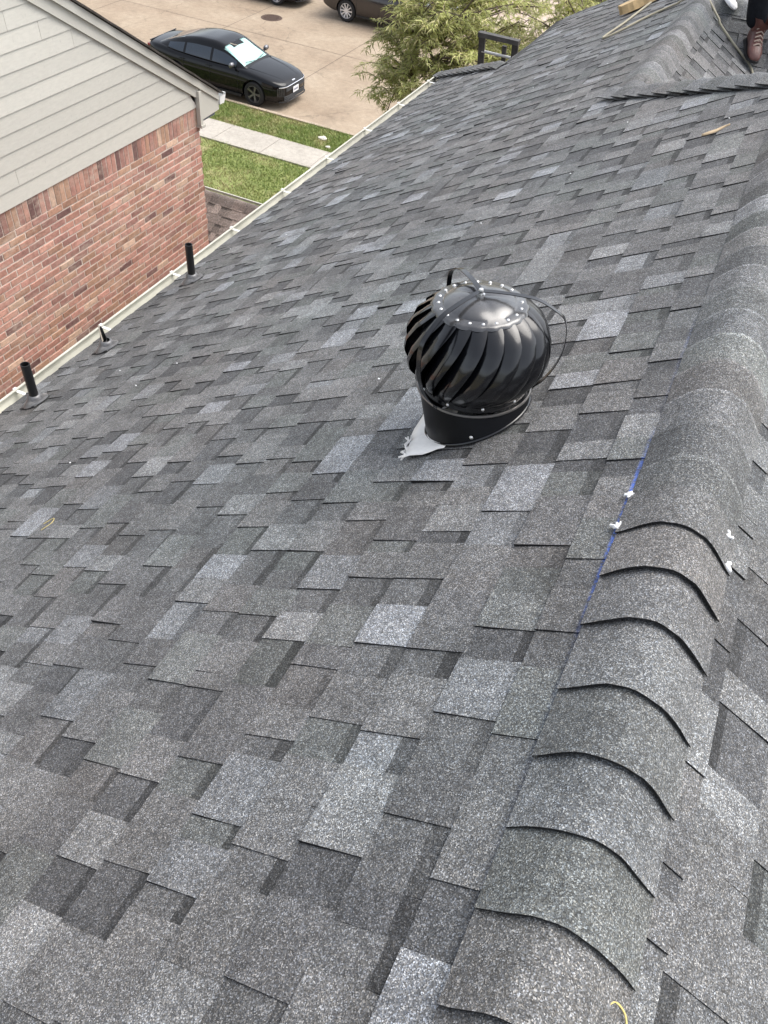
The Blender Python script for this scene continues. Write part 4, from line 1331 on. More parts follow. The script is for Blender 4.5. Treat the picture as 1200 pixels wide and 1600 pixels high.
def make_car(name, S, paint, label, loc, rotz, rim_mat, spokes, group=None, shade=False):
    car = empty(name, loc, label, "car", group)
    car.rotation_euler = (0, 0, rotz)
    L = S['L']
    xs_ = np.concatenate([np.linspace(S['half'][0][0], -2.0, 7), np.linspace(-1.9, 1.9, 36), np.linspace(1.96, S['half'][-1][0], 9)])
    # lower body: full ring sections
    def section(x):
        w_ = interp(S['half'], x); zb = interp(S['belt'], x); z0 = interp(S['bot'], x); hh = zb - z0
        pts = [(0, z0), (w_ * 0.80, z0), (w_ * 0.94, z0 + hh * 0.05), (w_ * 0.985, z0 + hh * 0.16), (w_ * 0.985, z0 + hh * 0.36), (w_ * 1.0, z0 + hh * 0.56), (w_ * 0.992, z0 + hh * 0.72),
               (w_ * 0.965, z0 + hh * 0.86), (w_ * 0.92, z0 + hh * 0.95), (w_ * 0.84, z0 + hh * 0.99), (w_ * 0.62, zb + 0.010), (w_ * 0.30, zb + 0.022), (0, zb + 0.026)]
        return [(x, y, z) for y, z in pts] + [(x, -y, z) for y, z in pts[-2:0:-1]]
    mb = MB()
    secs = [section(x) for x in xs_]; n = len(secs[0])
    for s_ in secs: mb.v.extend(s_)
    mb.f = [(i * n + k, i * n + (k + 1) % n, (i + 1) * n + (k + 1) % n, (i + 1) * n + k) for i in range(len(secs) - 1) for k in range(n)]
    mb.f += [tuple(range(n))[::-1], tuple((len(secs) - 1) * n + k for k in range(n))]
    me = mb.mesh("body"); bm = bmesh.new(); bm.from_mesh(me); bmesh.ops.recalc_face_normals(bm, faces=bm.faces); bm.to_mesh(me); bm.free()
    tmp = bpy.data.objects.new("tmp", me); COL.objects.link(tmp)
    cut = MB()
    for xw in (S['fw'], S['rw']):
        for sd_ in (-1, 1):
            R = Matrix.Rotation(PI / 2, 3, 'X'); b0 = len(cut.v); k = 40
            rr = S['wr'] * 1.13
            for yy in (0.66 * sd_, 1.2 * sd_):
                for i in range(k):
                    a = 2 * PI * i / k; cut.v.append((xw + rr * math.cos(a), yy, S['wr'] + 0.02 + rr * math.sin(a)))
            cut.f += [(b0 + i, b0 + (i + 1) % k, b0 + k + (i + 1) % k, b0 + k + i) for i in range(k)] + [tuple(b0 + i for i in range(k))[::-1], tuple(b0 + k + i for i in range(k))]
    cut.c = [(1, 1, 1)] * len(cut.f)
    cm = cut.mesh("cut"); bm = bmesh.new(); bm.from_mesh(cm); bmesh.ops.recalc_face_normals(bm, faces=bm.faces); bm.to_mesh(cm); bm.free()
    co = bpy.data.objects.new("cut", cm); COL.objects.link(co)
    md = tmp.modifiers.new("b", 'BOOLEAN'); md.object = co; md.operation = 'DIFFERENCE'; md.solver = 'EXACT'
    dg = bpy.context.evaluated_depsgraph_get()
    me2 = bpy.data.meshes.new_from_object(tmp.evaluated_get(dg))
    bpy.data.objects.remove(tmp); bpy.data.objects.remove(co)
    me2.name = "body"; me2.polygons.foreach_set("use_smooth", [True] * len(me2.polygons)); me2.set_sharp_from_angle(angle=math.radians(38))
    body = link("body", me2, car, paint)
    # greenhouse
    x0, x1 = S['cab']
    gx = np.linspace(x0, x1, 40)
    def gsec(x):
        zr = interp(S['roof'], x); yb = interp(S['base'], x); yt = interp(S['top'], x)
        zbt = min(interp(S['belt'], x) - 0.01, zr - 0.004)
        hgt = zr - zbt
        pts = [(yb, zbt)]
        for t in (0.15, 0.32, 0.5, 0.68, 0.84): pts.append((yb + (yt - yb) * t ** 1.15, zbt + hgt * 0.93 * t))
        pts += [(yt * 0.96, zbt + hgt * 0.945), (yt * 0.80, zbt + hgt * 0.978), (yt * 0.5, zbt + hgt * 0.995), (0, zr)]
        return [(x, y, z) for y, z in pts] + [(x, -y, z) for y, z in pts[-2::-1]]
    G = [gsec(x) for x in gx]; n = len(G[0])
    parts = {}
    def put(kind, i, k):
        parts.setdefault(kind, []).append((i, k))
    for i in range(len(gx) - 1):
        xm = (gx[i] + gx[i + 1]) / 2
        for k in range(n - 1):
            kk = min(k, n - 2 - k); side = k < (n - 1) / 2
            kind = "roof"
            if 0 <= kk <= 4:
                for j, (a, b) in enumerate(S['pil']):
                    # the front and rear quarter lines slope with the roof
                    if a < xm < b and kk <= 3: kind = "side_window_%d_%d" % (j, side)
            if S['ws'][0] < xm < S['ws'][1] and kk >= 5: kind = "windshield"
            if S['rg'][0] < xm < S['rg'][1] and kk >= 6: kind = "rear_window"
            put(kind, i, k)
    for kind, cells in parts.items():
        q = MB(); used = {}
        for i, k in cells:
            f = []
            for a, b in ((i, k), (i, k + 1), (i + 1, k + 1), (i + 1, k)):
                if (a, b) not in used: used[(a, b)] = len(q.v); q.v.append(G[a][b])
                f.append(used[(a, b)])
            q.f.append(tuple(f)); q.c.append((1, 1, 1))
        nm = "side_window" if kind.startswith("side") else kind
        mt_ = paint if kind == "roof" else (M_CLEAR if kind == "windshield" and shade else M_TINT)
        q.build(nm, mt_, car, smooth=40)
    # window belt trim, sills
    for sd_ in (-1, 1):
        q = MB(); q.tube([(x, sd_ * (interp(S['base'], x) + 0.012), interp(S['belt'], x) + 0.004) for x in np.linspace(S['pil'][0][0], S['pil'][-1][1], 14)], 0.009, 5)
        q.build("belt_trim", M_PLAST, car)
        q = MB(); q.bar((S['rw'] + 0.42, sd_ * 0.885, interp(S['bot'], 0) + 0.05), (S['fw'] - 0.42, sd_ * 0.885, interp(S['bot'], 0) + 0.05), 0.07, 0.07)
        q.build("sill", M_PLAST, car)
        for xh in (0.02, -0.92):
            q = MB(); q.tube([(xh, sd_ * 0.905, .83), (xh - 0.03, sd_ * 0.935, .835), (xh - 0.17, sd_ * 0.935, .835), (xh - 0.20, sd_ * 0.905, .83)], 0.012, 6)
            q.build("door_handle", paint, car, smooth=60)
        # door seams
        for xd in (0.92, -0.06, -0.98):
            q = MB()
            pts = []
            for zz in np.linspace(0.30, 0.90, 8):
                k = (zz - interp(S['bot'], xd)) / (interp(S['belt'], xd) - interp(S['bot'], xd))
                pts.append((xd, sd_ * (interp(S['half'], xd) * (0.987 + 0.015 * math.sin(min(1, k) * PI)) - 0.001), zz))
            q.tube(pts, 0.004, 4); q.build("door_seam", M_PLAST, car)
        # mirrors
        q = MB(); q.lathe([(0.0, -0.11), (0.055, -0.10), (0.085, -0.04), (0.09, 0.02), (0.075, 0.09), (0.03, 0.12), (0, 0.122)], 14)
        xm_ = S['ws'][1] - 0.30; zm_ = interp(S['belt'], 0.8) + 0.09
        q.v = [(xm_ + v[1] * 0.75, sd_ * (0.965 + v[2] * 0.9), zm_ + v[0] * 0.85) for v in q.v]
        mr = q.build("mirror", M_ALLOY if shade else paint, car, smooth=60)
        q = MB(); q.bar((xm_, sd_ * 0.80, zm_ - 0.05), (xm_, sd_ * 0.90, zm_ - 0.03), 0.06, 0.035); q.build("mirror_stalk", M_PLAST, mr)
    # wheels
    for xw in (S['fw'], S['rw']):
        for sd_ in (-1, 1): wheel(car, xw, sd_ * (interp(S['half'], xw) - 0.105), sd_, S['wr'], rim_mat, spokes)
        q = MB(); q.box((xw, 0, S['wr'] + 0.12), (0.72, 1.30, 0.45)); q.build("wheel_well", M_PLAST, car)
    # front: slim lamp line, grille, lower intake, plate, badge
    def front(zz, y):
        # x of the nose surface at height z and lateral y
        lo, hi = 1.2, S['half'][-1][0]
        for _ in range(22):
            mid = (lo + hi) / 2
            w_ = interp(S['half'], mid); zb = interp(S['belt'], mid)
            ok = abs(y) < w_ * 0.985 and zz < zb + 0.01
            lo, hi = (mid, hi) if ok else (lo, mid)
        return lo
    zl = interp(S['belt'], 2.33) - 0.005
    def line_on_front(z0, ys, off): return [(front(z0, y) + off, y, z0) for y in ys]
    q = MB(); q.tube(line_on_front(zl - 0.01, np.linspace(-0.72, 0.72, 25), 0.008), 0.013, 6); q.build("light_bar", M_CHROME, car, smooth=60)
    q = MB()
    for zz in np.linspace(zl - 0.13, zl - 0.05, 4): q.tube(line_on_front(zz, np.linspace(-0.52, 0.52, 15), 0.006), 0.012, 5)
    q.build("grille", M_PLAST, car)
    for sd_ in (-1, 1):
        q = MB()
        for yy in np.linspace(0.60, 0.74, 5):
            q.tube([(front(zz, yy * sd_) + 0.004, yy * sd_, zz) for zz in np.linspace(zl - 0.26, zl - 0.03, 6)], 0.017, 5)
        q.build("headlight", M_LAMP, car, smooth=60)
    q = MB()
    for zz in np.linspace(0.27, 0.36, 3): q.tube(line_on_front(zz, np.linspace(-0.60, 0.60, 15), 0.006), 0.020, 5)
    q.build("lower_intake", M_PLAST, car)
    q = MB(); q.tube(line_on_front(0.225, np.linspace(-0.74, 0.74, 17), 0.03), 0.022, 6); q.build("bumper_lip", M_PLAST, car, smooth=60)
    xf = front(zl - 0.16, 0)
    q = MB(); q.box((xf + 0.022, 0.0, zl - 0.17), (0.012, 0.32, 0.155)); pl_ = q.build("license_plate", M_PLATE, car)
    q = MB()
    for k in range(7): q.box((xf + 0.029, -0.105 + 0.035 * k, zl - 0.175), (0.002, 0.020, 0.055))
    q.build("plate_characters", plain("plate_blue", (0.05, 0.06, 0.16), 0.5), pl_)
    q = MB(); q.box((front(zl + 0.03, 0) - 0.02, 0, zl + 0.048), (0.035, 0.15, 0.03), Matrix.Rotation(0.5, 3, 'Y')); q.build("badge", M_CHROME, car)
    # hood creases and cowl
    for sd_ in (-1, 1):
        q = MB(); q.tube([(x, sd_ * interp([(1.1, .60), (1.6, .52), (2.25, .36)], x), interp(S['belt'], x) + 0.012) for x in np.linspace(1.15, 2.2, 9)], 0.006, 4)
        q.build("hood_crease", paint, car, smooth=60)
        q = MB(); q.tube([(1.02, sd_ * 0.06, interp(S['belt'], 1.02) + 0.045), (0.97, sd_ * 0.5, interp(S['belt'], 0.97) + 0.085)], 0.009, 5); q.build("wiper", M_PLAST, car)
    # tail lamps
    for sd_ in (-1, 1):
        q = MB(); q.box((S['half'][0][0] + 0.04, sd_ * 0.56, interp(S['belt'], -2.3) - 0.10), (0.10, 0.34, 0.07)); q.build("tail_light", M_RED, car)
    if shade:
        # rear quarter chrome and spoiler lip
        q = MB(); q.tube([(-2.30, y, interp(S['belt'], -2.28) + 0.012) for y in np.linspace(-0.66, 0.66, 9)], 0.018, 6); q.build("spoiler_lip", paint, car, smooth=60)
    return car, G, gx

CARL = (-12.95 - 2.355, 22.78, 0.004)
car1, G1, gx1 = make_car("parked_car", SEDAN, M_PAINT, "shiny black sedan parked along the near kerb with bright sunshade", CARL, 0.0, M_ALLOY, 5, shade=True)
# folding sunshade standing inside the windshield
q = MB(); n = len(G1[0]); W = 0
cols = list(range(5, n - 5))
rows_i = [i for i in range(len(gx1)) if 0.31 < gx1[i] < 1.06]
for a, i in enumerate(rows_i):
    for k in cols:
        x, y, z = G1[i][k]
        zig = 0.012 * (1 if (k % 2) else -1)
        q.v.append((CARL[0] + x - 0.045 - zig * 0.4, CARL[1] + y * 0.97, CARL[2] + z - 0.035 + zig * 0.5))
W = len(cols)
q.f = [(a * W + b, a * W + b + 1, (a + 1) * W + b + 1, (a + 1) * W + b) for a in range(len(rows_i) - 1) for b in range(W - 1)
       if not (a < 2 and b in (W // 2, W // 2 - 1))]
q.c = [(1, 1, 1)] * len(q.f)
sh_ = q.build("sunshade", M_SHADE)
md = sh_.modifiers.new("t", 'SOLIDIFY'); md.thickness = 0.004
tag(sh_, "pale silver folding sunshade behind the black sedan's windshield", "sunshade")
make_car("parked_car", SEDAN, M_PAINT, "dark sedan at the top edge, only its front wheel and bumper showing", (-18.385 - 1.445, 31.75, 0.004), 0.0, M_SILV, 5, "cars across the street")
make_car("parked_car", SUV, M_BROWNP, "dark brown van across the street with silver wheel, half behind tree", (-15.37 + 1.40, 31.78, 0.004), 0.0, M_SILV, 10, "cars across the street")

# ------------------------------------------------------------------ tree
M_BARK = plain("grey_brown_bark", (0.12, 0.09, 0.07), 0.9, 0, 0.35, 14, 0.6)
M_LEAF, t_, b_ = new_mat("feathery_leaf")
at_ = N(t_, "ShaderNodeAttribute", attribute_name="Col")
t_.links.new(at_.outputs['Color'], b_.inputs['Base Color']); b_.inputs['Roughness'].default_value = 0.55
b_.inputs['Transmission Weight'].default_value = 0.0
trl = N(t_, "ShaderNodeBsdfTranslucent"); mxs = N(t_, "ShaderNodeMixShader"); mxs.inputs[0].default_value = 0.3
hsv = N(t_, "ShaderNodeHueSaturation", i_Value=1.5); t_.links.new(at_.outputs['Color'], hsv.inputs['Color']); t_.links.new(hsv.outputs[0], trl.inputs[0])
oo = [n for n in t_.nodes if n.type == 'OUTPUT_MATERIAL'][0]
t_.links.new(b_.outputs[0], mxs.inputs[1]); t_.links.new(trl.outputs[0], mxs.inputs[2]); t_.links.new(mxs.outputs[0], oo.inputs[0])
def make_tree(name, base, label, centre, radii, seed, n_clusters, n_leaf):
    """trunk and limbs reaching into an ellipsoid crown; twigs with narrow drooping leaves at every cluster"""
    r = random.Random(seed)
    root = empty(name, base, label, "tree")
    base = Vector(base); cen = Vector(centre) - base
    wood, twigs = MB(), MB()
    fork = Vector((cen.x * 0.35, cen.y * 0.35, 1.9))
    wood.tube(spline([(0, 0, 0), (0.05, -0.03, 0.8), tuple(fork)], 5), [0.13, 0.125, 0.12, 0.115, 0.11, 0.108, 0.106, 0.103, 0.10, 0.10, 0.10], 10, False)
    def inside(f0, f1):
        while True:
            d = Vector((r.uniform(-1, 1), r.uniform(-1, 1), r.uniform(-1, 1)))
            if f0 < d.length < f1: return cen + Vector((d.x * radii[0], d.y * radii[1], d.z * radii[2])), d
    limb_pts = []
    for k in range(9):
        a = 2 * PI * k / 9 + r.uniform(-.3, .3)
        e = cen + Vector((math.cos(a) * radii[0] * 0.72, math.sin(a) * radii[1] * 0.72, radii[2] * r.uniform(-.35, .6)))
        m1 = fork.lerp(e, 0.35) + Vector((r.uniform(-.2, .2), r.uniform(-.2, .2), r.uniform(.1, .45)))
        m2 = fork.lerp(e, 0.7) + Vector((r.uniform(-.25, .25), r.uniform(-.25, .25), r.uniform(0, .35)))
        sp_ = spline([fork, m1, m2, e], 6)
        wood.tube(sp_, [0.075 * (1 - 0.78 * i / (len(sp_) - 1)) for i in range(len(sp_))], 7, False)
        limb_pts += sp_[4:]
    V, C = [], []
    for k in range(n_clusters):
        P, d = inside(0.30, 1.0)
        if d.z < -0.2 and r.random() < 0.35: continue
        Q = min(limb_pts, key=lambda q_: (q_ - P).length + r.uniform(0, .25))
        mid = Q.lerp(P, 0.5) + Vector((r.uniform(-.12, .12), r.uniform(-.12, .12), r.uniform(.0, .22)))
        sp_ = spline([Q, mid, P], 4)
        twigs.tube(sp_, [0.020 * (1 - 0.7 * i / (len(sp_) - 1)) for i in range(len(sp_))], 4, False)
        tone = r.choice([0.70, 0.85, 1.0, 1.1, 1.25])
        for j in range(r.randint(5, 8)):
            f = r.uniform(0.45, 1.0); S_ = sp_[int(f * (len(sp_) - 1))]
            a = r.uniform(0, 2 * PI); L = r.uniform(0.30, 0.60)
            dd = Vector((math.cos(a), math.sin(a), r.uniform(-.15, .55))).normalized()
            tp = spline([S_, S_ + dd * L * 0.5 + Vector((0, 0, 0.03)), S_ + dd * L + Vector((0, 0, -0.10))], 3)
            twigs.tube(tp, [0.006, 0.0055, 0.005, 0.0045, 0.004, 0.003, 0.002][:len(tp)], 3, False)
            for i in range(n_leaf):
                f = 0.15 + 0.85 * r.random(); f *= (len(tp) - 1); i0 = int(min(f, len(tp) - 2)); p = tp[i0].lerp(tp[i0 + 1], f - i0)
                a2 = r.uniform(0, 2 * PI)
                ld = (Vector((math.cos(a2), math.sin(a2), r.uniform(-.8, .3))) + dd * 0.6).normalized()
                LL = r.uniform(0.08, 0.18); w_ = r.uniform(0.006, 0.012)
                s = ld.cross(Vector((r.uniform(-1, 1), r.uniform(-1, 1), 1.2))).normalized() * w_
                m_ = p + ld * LL * 0.5 + Vector((0, 0, 0.006)); e = p + ld * LL + Vector((0, 0, -0.02))
                V += [p, m_ + s, e, m_ - s]
                t = tone * r.uniform(0.8, 1.2)
                C.append((0.50 * t, 0.46 * t, 0.23 * t) if r.random() < 0.25 else (0.34 * t, 0.36 * t, 0.12 * t))
    wood.build("trunk", M_BARK, root, smooth=60)
    twigs.build("twigs", M_BARK, root)
    me = bpy.data.meshes.new("crown")
    nq = len(V) // 4
    me.from_pydata([tuple(v) for v in V], [], [(4 * i, 4 * i + 1, 4 * i + 2, 4 * i + 3) for i in range(nq)])
    at = me.color_attributes.new("Col", 'FLOAT_COLOR', 'CORNER')
    cc = np.ones((nq, 4, 4), dtype=np.float32); cc[:, :, :3] = np.array(C)[:, None, :]
    at.data.foreach_set("color", cc.ravel())
    link("crown", me, root, M_LEAF)
    return root
make_tree("feathery_tree", (-4.3, 15.2, 0.08), "feathery olive green tree in the front yard beyond the roof edge", (-3.95, 15.0, 4.85), (2.95, 2.2, 1.95), 5, 330, 50)

# ------------------------------------------------------------------ ladder beyond the hip
lad = empty("ladder", (-3.08, 12.0, 0.09), "dark extension ladder leaning on the far eave, top rungs showing", "ladder")
M_LAD = plain("weathered_ladder_rail", (0.075, 0.07, 0.066), 0.6, 0.3, 0.4, 15)
M_RUNG = plain("aluminium_rung", (0.55, 0.55, 0.54), 0.4, 0.6, 0.1)
def LP(y_frac, x): 
    b = Vector((0, 0, 0)); tpt = Vector((0, -1.83, 6.635))
    return b.lerp(tpt, y_frac) + Vector((x, 0, 0))
for x in (-0.205, 0.205):
    q = MB(); q.bar(LP(0, x), LP(1.0, x), 0.030, 0.075, up=(1, 0, 0)); q.build("rail", M_LAD, lad)
k = 0.035
while k < 0.98:
    q = MB(); q.tube([LP(k, -0.2), LP(k, 0.2)], 0.017, 8); q.build("rung", M_RUNG, lad, smooth=60)
    k += 0.0445
q = MB(); q.bar(LP(0.998, -0.25), LP(0.998, 0.25), 0.085, 0.05); q.build("top_bar", M_LAD, lad)
q = MB(); q.bar(LP(0.55, 0.06) + Vector((0, 0.05, 0)), LP(0.985, 0.06) + Vector((0, 0.05, 0)), 0.025, 0.05, up=(1, 0, 0)); q.build("brace_bar", M_LAD, lad)

# ------------------------------------------------------------------ rope, board, white pad, worker
M_ROPE, t_, b_ = new_mat("braided_rope")
p_ = objc(t_); wv = N(t_, "ShaderNodeTexWave", i_Scale=60.0, i_Distortion=1.0); t_.links.new(p_, wv.inputs['Vector'])
rr_ = ramp(t_, [(0.2, (0.26, 0.235, 0.17)), (0.8, (0.44, 0.41, 0.31))]); t_.links.new(wv.outputs['Fac'], rr_.inputs[0]); t_.links.new(rr_.outputs[0], b_.inputs['Base Color']); b_.inputs['Roughness'].default_value = 0.85
def zroof(x, y):
    za = ZR - (XR - x) * TT if x < XR else ZR - (x - XR) * TT
    if y > YW - 0.3:
        za2 = ZW - abs(x - XW) * TT
        zc = ZC + (y - YC) * TT if y < YC else ZC - (y - YC) * TT
        if x > XW and y > 7.2: za2 = max(za2, zc)
        zh = ZR - (y - YEND) * TT
        if x > XW and y < YW + (x - XW): return zh
        if x > XW or y > YW: return za2
    return za
rope_xy = [(-1.30, 9.55), (-1.38, 9.0), (-1.45, 8.55), (-1.52, 8.28), (-1.525, 8.17), (-1.47, 8.16), (-1.37, 8.25), (-1.22, 8.42), (-1.02, 8.50), (-0.86, 8.42), (-0.72, 8.25), (-0.58, 8.10), (-0.44, 8.02), (-0.33, 7.98), (-0.22, 7.88), (-0.12, 7.70), (0.1, 7.3)]
pts = []
for p in spline([(x, y, 0) for x, y in rope_xy], 8):
    crest = 0.022 if abs(p.x - XW) > 0.2 else 0.035
    pts.append((p.x, p.y, zroof(p.x, p.y) + crest))
q = MB(); q.tube(pts, 0.0095, 7); ro_ = q.build("rope", M_ROPE, smooth=60)
tag(ro_, "pale rope looped over the front ridge towards the worker's boot", "rope")
# sawn board resting on the slope
M_BOARD = plain("raw_pine", (0.46, 0.33, 0.17), 0.75, 0, 0.3, 16, 0.3)
bo = MB()
R_ = Matrix((Vector((0.62, 0.78, 0.36)).normalized(), Vector((-.78, .62, 0)).normalized(), Vector((0.62, 0.78, 0.36)).normalized().cross(Vector((-.78, .62, 0)).normalized()))).transposed()
def boards():
    mb = MB(); L = 0.62; n = 12
    for i in range(n + 1):
        x = L * i / n
        e = 0.012 * math.sin(i * 2.1) + (0.02 if i == 0 else 0)
        hw = 0.065 + 0.005 * math.sin(i * 1.3) - (0.012 if i == 0 else 0)
        for y, z in ((-hw + e * 0.3, 0.0 + abs(e) * 0.4), (hw, 0.0), (hw - 0.006, 0.085), (-hw + 0.008 + e * 0.4, 0.080)):
            mb.v.append((x, y, z))
    mb.f = [(i * 4 + k, i * 4 + (k + 1) % 4, i * 4 + 4 + (k + 1) % 4, i * 4 + 4 + k) for i in range(n) for k in range(4)] + [(3, 2, 1, 0), (n * 4, n * 4 + 1, n * 4 + 2, n * 4 + 3)]
    mb.c = [(1, 1, 1)] * len(mb.f)
    return mb
q = boards()
org = A(9.10, -2.49, 0.016)
dv = (A(9.42, -2.02) - A(9.10, -2.49)).normalized(); nn_ = Vector((-ST, 0, CT)); sv = nn_.cross(dv)
q.v = [tuple(org + dv * x + sv * y + nn_ * z) for x, y, z in q.v]
bo_ = q.build("board", M_BOARD); tag(bo_, "tan rough wooden block lying on the shingles at the top edge", "board")
# white pad at the cross ridge
q = MB(); q.lathe([(0.0, 0.045), (0.06, 0.043), (0.085, 0.03), (0.09, 0.012), (0.08, 0.0)], 20)
q.v = [(x * 0.75, y * 1.5, z) for x, y, z in q.v]
wp = q.build("white_pad", plain("white_plastic", (0.78, 0.78, 0.78), 0.5), smooth=60)
wp.location = (-0.60, 8.40, zroof(-0.60, 8.40) + 0.02); wp.rotation_euler = (0.1, 0.5, 0.4)
tag(wp, "white rounded object on the shingles beside the rope", "pad")

# worker: skinned figure, boots in the valley
def skin(name, joints, edges, mat, parent, sub=2):
    me = bpy.data.meshes.new(name)
    keys = list(joints); me.from_pydata([joints[k][0] for k in keys], [(keys.index(a), keys.index(b)) for a, b in edges], [])
    o = bpy.data.objects.new(name, me); COL.objects.link(o)
    sm = o.modifiers.new("skin", 'SKIN'); sm.use_smooth_shade = True
    for i, k in enumerate(keys):
        r = joints[k][1]; r = r if isinstance(r, tuple) else (r, r)
        me.skin_vertices[0].data[i].radius = r
    me.skin_vertices[0].data[0].use_root = True
    ss = o.modifiers.new("sub", 'SUBSURF'); ss.levels = sub; ss.render_levels = sub
    dg = bpy.context.evaluated_depsgraph_get()
    m2 = bpy.data.meshes.new_from_object(o.evaluated_get(dg)); bpy.data.objects.remove(o)
    m2.materials.clear(); m2.name = name
    m2.polygons.foreach_set("use_smooth", [True] * len(m2.polygons))
    return link(name, m2, parent, mat)
FX, FY = -0.30, 8.06
FZ = zroof(FX, FY) + 0.012
wk = empty("person", (FX, FY, FZ), "worker in dark jeans and brown leather boots standing on the roof", "person")
M_SKIN = plain("skin", (0.36, 0.21, 0.15), 0.55)
M_JEAN = plain("black_denim", (0.008, 0.009, 0.012), 0.9, 0, 0.5, 30, 0.6, spec=0.2)
M_SHIRT = plain("grey_shirt", (0.10, 0.11, 0.13), 0.9, 0, 0.2, 20, 0.3)
M_BOOT = plain("red_brown_leather", (0.105, 0.042, 0.034), 0.42, 0, 0.45, 22, 0.4)
F2 = Vector((0.27, 0.17, zroof(FX + 0.27, FY + 0.17) + 0.012 - FZ))     # second foot
hipz = 0.90
J = {"pelvis": ((0.15, 0.20, hipz + .02), (.15, .11)), "spine": ((0.15, 0.18, hipz + .24), (.135, .10)), "chest": ((0.15, 0.15, hipz + .44), (.165, .11)), "neck": ((0.15, 0.13, hipz + .60), .055),
     "head": ((0.15, 0.10, hipz + .70), (.075, .085)), "crown": ((0.15, 0.11, hipz + .82), (.065, .075)),
     "hl": ((0.06, 0.20, hipz - .04), .09), "kl": ((-0.09, 0.05, 0.48), .062), "al": ((0, 0.06, 0.10), .042),
     "hr": ((0.24, 0.20, hipz - .04), .09), "kr": ((0.27, 0.22, F2.z + 0.48), .062), "ar": (tuple(F2 + Vector((0, .06, .10))), .042),
     "sl": ((-0.03, 0.15, hipz + .49), .055), "el": ((-0.12, 0.12, hipz + .22), .042), "wl": ((-0.08, -0.06, hipz + .04), .030), "pl": ((-0.07, -0.12, hipz + .0), (.038, .018)),
     "sr": ((0.33, 0.15, hipz + .49), .055), "er": ((0.43, 0.14, hipz + .22), .042), "wr": ((0.40, -0.03, hipz + .03), .030), "pr": ((0.39, -0.09, hipz - .01), (.038, .018))}
Ed = [("pelvis", "spine"), ("spine", "chest"), ("chest", "neck"), ("neck", "head"), ("head", "crown"), ("pelvis", "hl"), ("hl", "kl"), ("kl", "al"), ("pelvis", "hr"), ("hr", "kr"), ("kr", "ar"),
      ("chest", "sl"), ("sl", "el"), ("el", "wl"), ("wl", "pl"), ("chest", "sr"), ("sr", "er"), ("er", "wr"), ("wr", "pr")]
for side, (wx, wy, wz) in (("l", J["pl"][0]), ("r", J["pr"][0])):
    for f in range(4):
        a = "f%s%d" % (side, f); dx = (-0.027 + 0.018 * f)
        ln = (0.072, 0.08, 0.076, 0.06)[f]
        J[a] = ((wx + dx, wy - 0.035, wz - 0.012), .0095); J[a + "b"] = ((wx + dx, wy - 0.035 - ln * 0.6, wz - 0.045), .0088); J[a + "c"] = ((wx + dx, wy - 0.03 - ln * 0.65, wz - 0.075), .008)
        Ed += [("p" + side, a), (a, a + "b"), (a + "b", a + "c")]
    s = 1 if side == "l" else -1
    J["t" + side] = ((wx + s * 0.045, wy + 0.0, wz - 0.012), .0105); J["t" + side + "b"] = ((wx + s * 0.055, wy - 0.04, wz - 0.035), .0095)
    Ed += [("p" + side, "t" + side), ("t" + side, "t" + side + "b")]
body = skin("body", J, Ed, M_SKIN, wk)
jj = {"pelvis": ((0.15, 0.20, hipz + .05), (.17, .125)), "hl": ((0.065, 0.20, hipz - .05), .108), "kl": ((-0.09, 0.05, 0.48), .095), "cl": ((-0.045, 0.05, 0.28), .092), "al": ((-0.01, 0.05, 0.12), .088),
      "hr": ((0.235, 0.20, hipz - .05), .108), "kr": ((0.27, 0.22, F2.z + 0.48), .085), "cr": ((0.27, 0.225, F2.z + .28), .078), "ar": (tuple(F2 + Vector((0, .06, .115))), .072)}
skin("jeans", jj, [("pelvis", "hl"), ("hl", "kl"), ("kl", "cl"), ("cl", "al"), ("pelvis", "hr"), ("hr", "kr"), ("kr", "cr"), ("cr", "ar")], M_JEAN, wk)
ss_ = {"low": ((0.15, 0.19, hipz + .02), (.175, .13)), "spine": ((0.15, 0.18, hipz + .24), (.155, .12)), "chest": ((0.15, 0.15, hipz + .44), (.185, .125)), "nk": ((0.15, 0.14, hipz + .545), (.09, .075)),
       "sl": ((-0.035, 0.15, hipz + .49), .07), "el": ((-0.10, 0.13, hipz + .30), .06), "sr": ((0.335, 0.15, hipz + .49), .07), "er": ((0.41, 0.14, hipz + .30), .06)}
skin("shirt", ss_, [("low", "spine"), ("spine", "chest"), ("chest", "nk"), ("chest", "sl"), ("sl", "el"), ("chest", "sr"), ("sr", "er")], M_SHIRT, wk)
# head details: hair cap, nose, ears, eyes
hd_ = Vector((0.15, 0.10, hipz + .745))
q = MB(); q.lathe([(0.0, .118), (.05, .108), (.082, .075), (.096, .03), (.094, 0.0)], 20, hd_ + Vector((0, .015, -0.01)))
q.build("hair", plain("dark_hair", (0.02, 0.015, 0.012), 0.7), wk, smooth=60)
q = MB(); q.tube([hd_ + Vector((0, -.085, .0)), hd_ + Vector((0, -.108, -.035)), hd_ + Vector((0, -.088, -.045))], [.008, .014, .008], 8)
for s in (-1, 1): q.tube([hd_ + Vector((s * .083, .01, -.03)), hd_ + Vector((s * .095, .015, 0)), hd_ + Vector((s * .083, .02, .02))], [.008, .014, .008], 8)
q.build("face_features", M_SKIN, wk, smooth=60)
q = MB()
for s in (-1, 1): q.lathe([(0, .006), (.008, .004), (.011, 0)], 10, hd_ + Vector((s * .032, -.082, -.003)), Matrix.Rotation(PI / 2, 3, 'X'))
q.box(hd_ + Vector((0, -.086, -.075)), (.045, .006, .008))
q.build("eyes_and_mouth", plain("dark_feature", (0.03, 0.015, 0.012), 0.5), wk)
